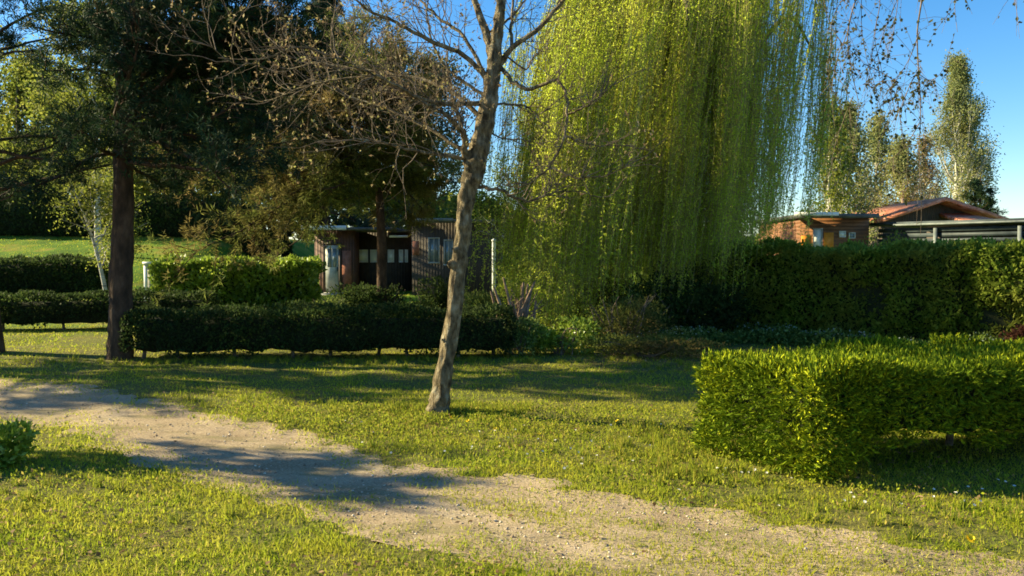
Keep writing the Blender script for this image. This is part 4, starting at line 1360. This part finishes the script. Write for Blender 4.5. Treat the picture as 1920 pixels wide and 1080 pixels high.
# small dark hut between trunk and willow
Y3 = 33.0
z3 = float(height(-.8, Y3))
root = thing('garden_hut', (X_(965, Y3), Y3 + 1, z3), 'little dark hut with a dull red roof between the leaning trunk and the willow', 'hut')
link_mesh('wall', [box(X_(945, Y3), X_(985, Y3), Y3, Y3 + 2, z3 - .4, Z_(410, Y3))], M['wood_dark'], root)
xa, xb = X_(941, Y3), X_(990, Y3)
Vr = np.array([(xa, Y3 - .2, Z_(410, Y3)), (xb, Y3 - .2, Z_(410, Y3)), (xb, Y3 + 2.2, Z_(410, Y3)), (xa, Y3 + 2.2, Z_(410, Y3)), (xa, Y3 + 1, Z_(392, Y3)), (xb, Y3 + 1, Z_(392, Y3))])
Fq = np.array([[0, 1, 5, 4], [2, 3, 4, 5], [3, 2, 1, 0]])
Ft = np.array([[0, 4, 3], [1, 2, 5]])
link_mesh('roof', [(Vr, Fq), (Vr, Ft)], M['wood_red'], root)
# white post
pp = np.array(gb(926, 24))
root = thing('white_post', pp, 'short white post standing left of the willow', 'post')
link_mesh('shaft', [tube(np.array([pp - (0, 0, .3), pp + (0, 0, .6), (pp[0], pp[1], Z_(452, 24))]), [.06, .058, .055], 10)], M['white'], root)
link_mesh('cap', [tube(np.array([(pp[0], pp[1], Z_(452, 24)), (pp[0], pp[1], Z_(450, 24)), (pp[0], pp[1], Z_(447, 24))]), [.075, .07, .005], 10)], M['white'], root)

# orange building
Y4 = 24.0
z4 = float(height(9, Y4))
root = thing('chalet', (X_(1555, Y4), Y4 + 2, z4), 'orange brown wooden chalet with orange shutters behind the tall hedge', 'chalet')
link_mesh('wall', [box(X_(1499, Y4), X_(1628, Y4), Y4, Y4 + 4, z4 - .2, Z_(409, Y4))], M['wood_orange'], root)
rf = link_mesh('roof', [box(X_(1491, Y4), X_(1634, Y4), Y4 - .45, Y4 + 4.2, Z_(409, Y4) + .002, Z_(402, Y4))], M['roof_grey'], root)
link_mesh('fascia', [box(X_(1488, Y4 - .45), X_(1570, Y4 - .45), Y4 - .5, Y4 - .453, Z_(404.5, Y4 - .45), Z_(398, Y4 - .45))], M['white'], rf)
window(root, X_(1523, Y4), X_(1541, Y4), Y4, Z_(476, Y4), Z_(428, Y4), M['curtain'], False, .03, M['concrete'])
link_mesh('shutter', [box(X_(1501, Y4), X_(1520, Y4), Y4 - .05, Y4 + .01, Z_(476, Y4), Z_(442, Y4))], M['orange'], root)
link_mesh('shutter', [box(X_(1543, Y4), X_(1561, Y4), Y4 - .05, Y4 + .01, Z_(476, Y4), Z_(436, Y4))], M['orange'], root)
window(root, X_(1572, Y4), X_(1584, Y4), Y4, Z_(445, Y4), Z_(433, Y4), M['curtain'], False, .02)
window(root, X_(1590, Y4), X_(1602, Y4), Y4, Z_(447, Y4), Z_(436, Y4), M['glass'], False, .02)

# long dark carport
Y5a, Y5b = 24.0, 19.0
A = np.array([X_(1640, Y5a), Y5a])
B_ = np.array([X_(2140, Y5b), Y5b])
ang = math.atan2(B_[1] - A[1], B_[0] - A[0])
Lc = float(np.linalg.norm(B_ - A))
zt = Z_(425, Y5a)
zt2 = 2.52
root = thing('carport', (A[0], A[1], float(height(*A))), 'long low dark roofed carport with pale gutter above the tall hedge', 'carport')
def rotbox(x0, x1, y0, y1, z0, z1):
    V, F, mi = box(x0, x1, y0, y1, z0, z1)
    c, s = math.cos(ang), math.sin(ang)
    V = np.stack([A[0] + V[:, 0] * c - V[:, 1] * s, A[1] + V[:, 0] * s + V[:, 1] * c, V[:, 2]], 1)
    return V, F, mi
link_mesh('roof', [rotbox(-.1, Lc, -.1, 3.5, zt + .02, zt + .11)], M['metal_dark'], root)
link_mesh('gutter', [rotbox(.6, Lc, -.2, -.103, zt + .0, zt + .05)], M['metal_light'], root)
link_mesh('slatted_front', [rotbox(.1, Lc - .1, -.02, .03, zt - .18 - i * .15, zt - .07 - i * .15) for i in range(4)], M['metal_dark'], root)
link_mesh('back_wall', [rotbox(.0, Lc - .1, 3.2, 3.3, 0, zt)], M['wood_dark'], root)
for q in range(7):
    xx = 1.7 + q * 2.1
    link_mesh('post', [rotbox(xx, xx + .09, -.10, -.025, 0, zt - .085)], M['metal_light'], root)

# red tiled house
Y6 = 33.0
apx = np.array([X_(1772, Y6), Y6, Z_(369, Y6)])
root = thing('tiled_house', (apx[0], Y6 + 4, 0), 'house with a weathered red tiled gable roof above the carport', 'house')
xr, xl = X_(1925, Y6), X_(1655, Y6)
ze = Z_(421, Y6)
zl = apx[2] - (apx[2] - ze) * (apx[0] - xl) / (xr - apx[0])
yb = Y6 + 8
# wall set back 0.7 m under the verge
yw = Y6 + .7
Vw = np.array([(xl + .3, yw, -.2), (xr - .3, yw, -.2), (xr - .3, yw, ze - .1), (apx[0], yw, apx[2] - .22), (xl + .3, yw, zl - .1)])
Vb = Vw + (0, yb - yw - .5, 0)
Vall = np.vstack([Vw, Vb])
link_mesh('wall', [(Vall, np.array([[0, 1, 2, 3, 4], [9, 8, 7, 6, 5]])), (Vall, np.array([[1, 6, 7, 2], [5, 0, 4, 9]]))], M['wood_dark'], root)
def slab(p, q, y0, y1, t):
    V = np.array([(p[0], y0, p[1]), (q[0], y0, q[1]), (q[0], y1, q[1]), (p[0], y1, p[1]), (p[0], y0, p[1] - t), (q[0], y0, q[1] - t), (q[0], y1, q[1] - t), (p[0], y1, p[1] - t)])
    F = np.array([[0, 1, 2, 3], [7, 6, 5, 4], [0, 4, 5, 1], [1, 5, 6, 2], [2, 6, 7, 3], [3, 7, 4, 0]])
    return V, F
link_mesh('roof', [slab((apx[0], apx[2]), (xr, ze), Y6, yb, .16), slab((apx[0] - .005, apx[2]), (xl, zl), Y6 + .003, yb, .16)], M['tiles'], root)
# lower porch roof in front of the gable, tiles sloping to the viewer
Vp = np.array([(X_(1770, Y6), Y6 - 1.6, Z_(420, Y6)), (X_(1850, Y6), Y6 - 1.6, Z_(420, Y6)), (X_(1825, Y6), Y6 + .68, Z_(398, Y6)), (X_(1775, Y6), Y6 + .68, Z_(398, Y6))])
Vp2 = np.vstack([Vp, Vp - (0, 0, .12)])
link_mesh('porch_roof', [(Vp2, np.array([[0, 1, 2, 3], [7, 6, 5, 4], [0, 4, 5, 1], [1, 5, 6, 2], [2, 6, 7, 3], [3, 7, 4, 0]]))], M['tiles'], root)

# service pedestal on the left lawn
Y7 = 23.0
pb = np.array([X_(279, Y7), Y7, Z_(541, Y7)])
root = thing('service_pedestal', pb, 'white service pedestal with a small cap beside the laurel hedge', 'pedestal')
link_mesh('body', [box(pb[0] - .10, pb[0] + .0, Y7 - .1, Y7 + .1, pb[2] - .4, pb[2] + .68)], M['white'], root)
link_mesh('side_panel', [box(pb[0] + .003, pb[0] + .16, Y7 - .09, Y7 + .09, pb[2] - .4, pb[2] + .62)], M['concrete'], root)
link_mesh('cap', [box(pb[0] - .12, pb[0] + .19, Y7 - .13, Y7 + .13, pb[2] + .683, pb[2] + .75)], M['white'], root)

# ------------------------------------------------------------------ daisies and dandelions
M['petal'] = surf('white_petals', [(0.3, (0.7, 0.7, 0.68)), (0.7, (0.8, 0.8, 0.8))], 5, 2, .6, 0)
M['yellow'] = surf('yellow_petals', [(0.3, (0.75, 0.55, 0.02)), (0.7, (0.85, 0.66, 0.03))], 5, 2, .6, 0)
M['stalk'] = surf('green_stalk', [(0.3, (0.08, 0.14, 0.02)), (0.7, (0.12, 0.2, 0.03))], 5, 2, .6, 0)


def flower_mesh(R, k, petal, centre, hgt, full):
    rng = np.random.default_rng(9)
    a = np.arange(k) * 2 * math.pi / k
    P = np.stack([np.cos(a) * R * .2, np.sin(a) * R * .2, np.full(k, hgt)], 1)
    D = np.stack([np.cos(a), np.sin(a), np.full(k, .25)], 1)
    b1 = leaves(P, D, R * .85, R * .5, rng, up=8)
    bs = [(b1[0], b1[1], 0)]
    if full:
        b3 = leaves(P, D + (0, 0, .8), R * .7, R * .5, rng, up=8)
        bs.append((b3[0], b3[1], 0))
    bs.append((*tube(np.array([(0, 0, hgt - .001), (0, 0, hgt + R * .12), (0, 0, hgt + R * .2)]), [R * .3, R * .25, .0005], 8), 1))
    bs.append((*tube(np.array([(0, 0, -.01), (.002, 0, hgt)]), [.0012, .001], 4), 2))
    return bs


def flowers(name, pts, R, k, mats, hgt, full, label, cat, group):
    proto = None
    rng = np.random.default_rng(13)
    for x, y in pts:
        if proto is None:
            o = proto = link_mesh(name, flower_mesh(R, k, 0, 1, hgt, full), mats)
        else:
            o = proto.copy()
            COL.objects.link(o)
        o.location = (x, y, float(ground_z(x, y)))
        s = rng.uniform(.8, 1.2)
        o.scale = (s, s, s)
        o.rotation_euler = (rng.uniform(.1, .7), rng.normal(0, .2), rng.uniform(-.4, .4))
        tag(o, label, cat, group)


pts = [G(a, b_)[:2] for a, b_ in [(1057, 884), (1063, 878), (1082, 850), (1090, 862), (1042, 830), (1068, 842), (1108, 828), (1347, 886), (1362, 885), (1352, 898), (1388, 893), (1402, 891), (1418, 887), (1437, 893), (1482, 904), (1270, 925), (1595, 930), (1600, 936), (1753, 936), (1792, 932), (1804, 943), (1822, 952), (1833, 946), (1900, 918), (1884, 908), (1866, 905), (1580, 945), (1620, 948), (680, 830), (660, 800), (900, 815), (965, 812), (1010, 826), (700, 812), (740, 808), (1180, 822), (1240, 800), (1140, 840), (1090, 878), (1120, 858), (930, 812), (950, 824)]]
rf_ = np.random.default_rng(77)
for _ in range(60):
    q = G(rf_.uniform(560, 1900), rf_.uniform(790, 960))
    if path_t(q[0], q[1]) < -.05 and not (q[0] > 1.8 and q[1] > 5.6): pts.append(q[:2])
flowers('daisy', pts, .0105, 12, [M['petal'], M['yellow'], M['stalk']], .035, False, 'small white daisy blooming in the lawn grass', 'daisy', 'daisies in the lawn')
pts = [G(a, b_)[:2] for a, b_ in [(928, 812), (838, 784), (846, 792), (1010, 820), (762, 796), (712, 778), (1225, 774), (1160, 800), (880, 800)]]
flowers('dandelion', pts, .018, 16, [M['yellow'], M['yellow'], M['stalk']], .05, True, 'yellow dandelion in the grass near the leaning tree', 'dandelion', 'dandelions by the leaning tree')
flowers('dandelion', [G(1812, 1020)[:2]], .026, 18, [M['yellow'], M['yellow'], M['stalk']], .05, True, 'bright yellow dandelion at the edge of the track lower right', 'dandelion', None)

for o in bpy.data.objects:
    for k_ in ('_w', '_rz'):
        if k_ in o: del o[k_]
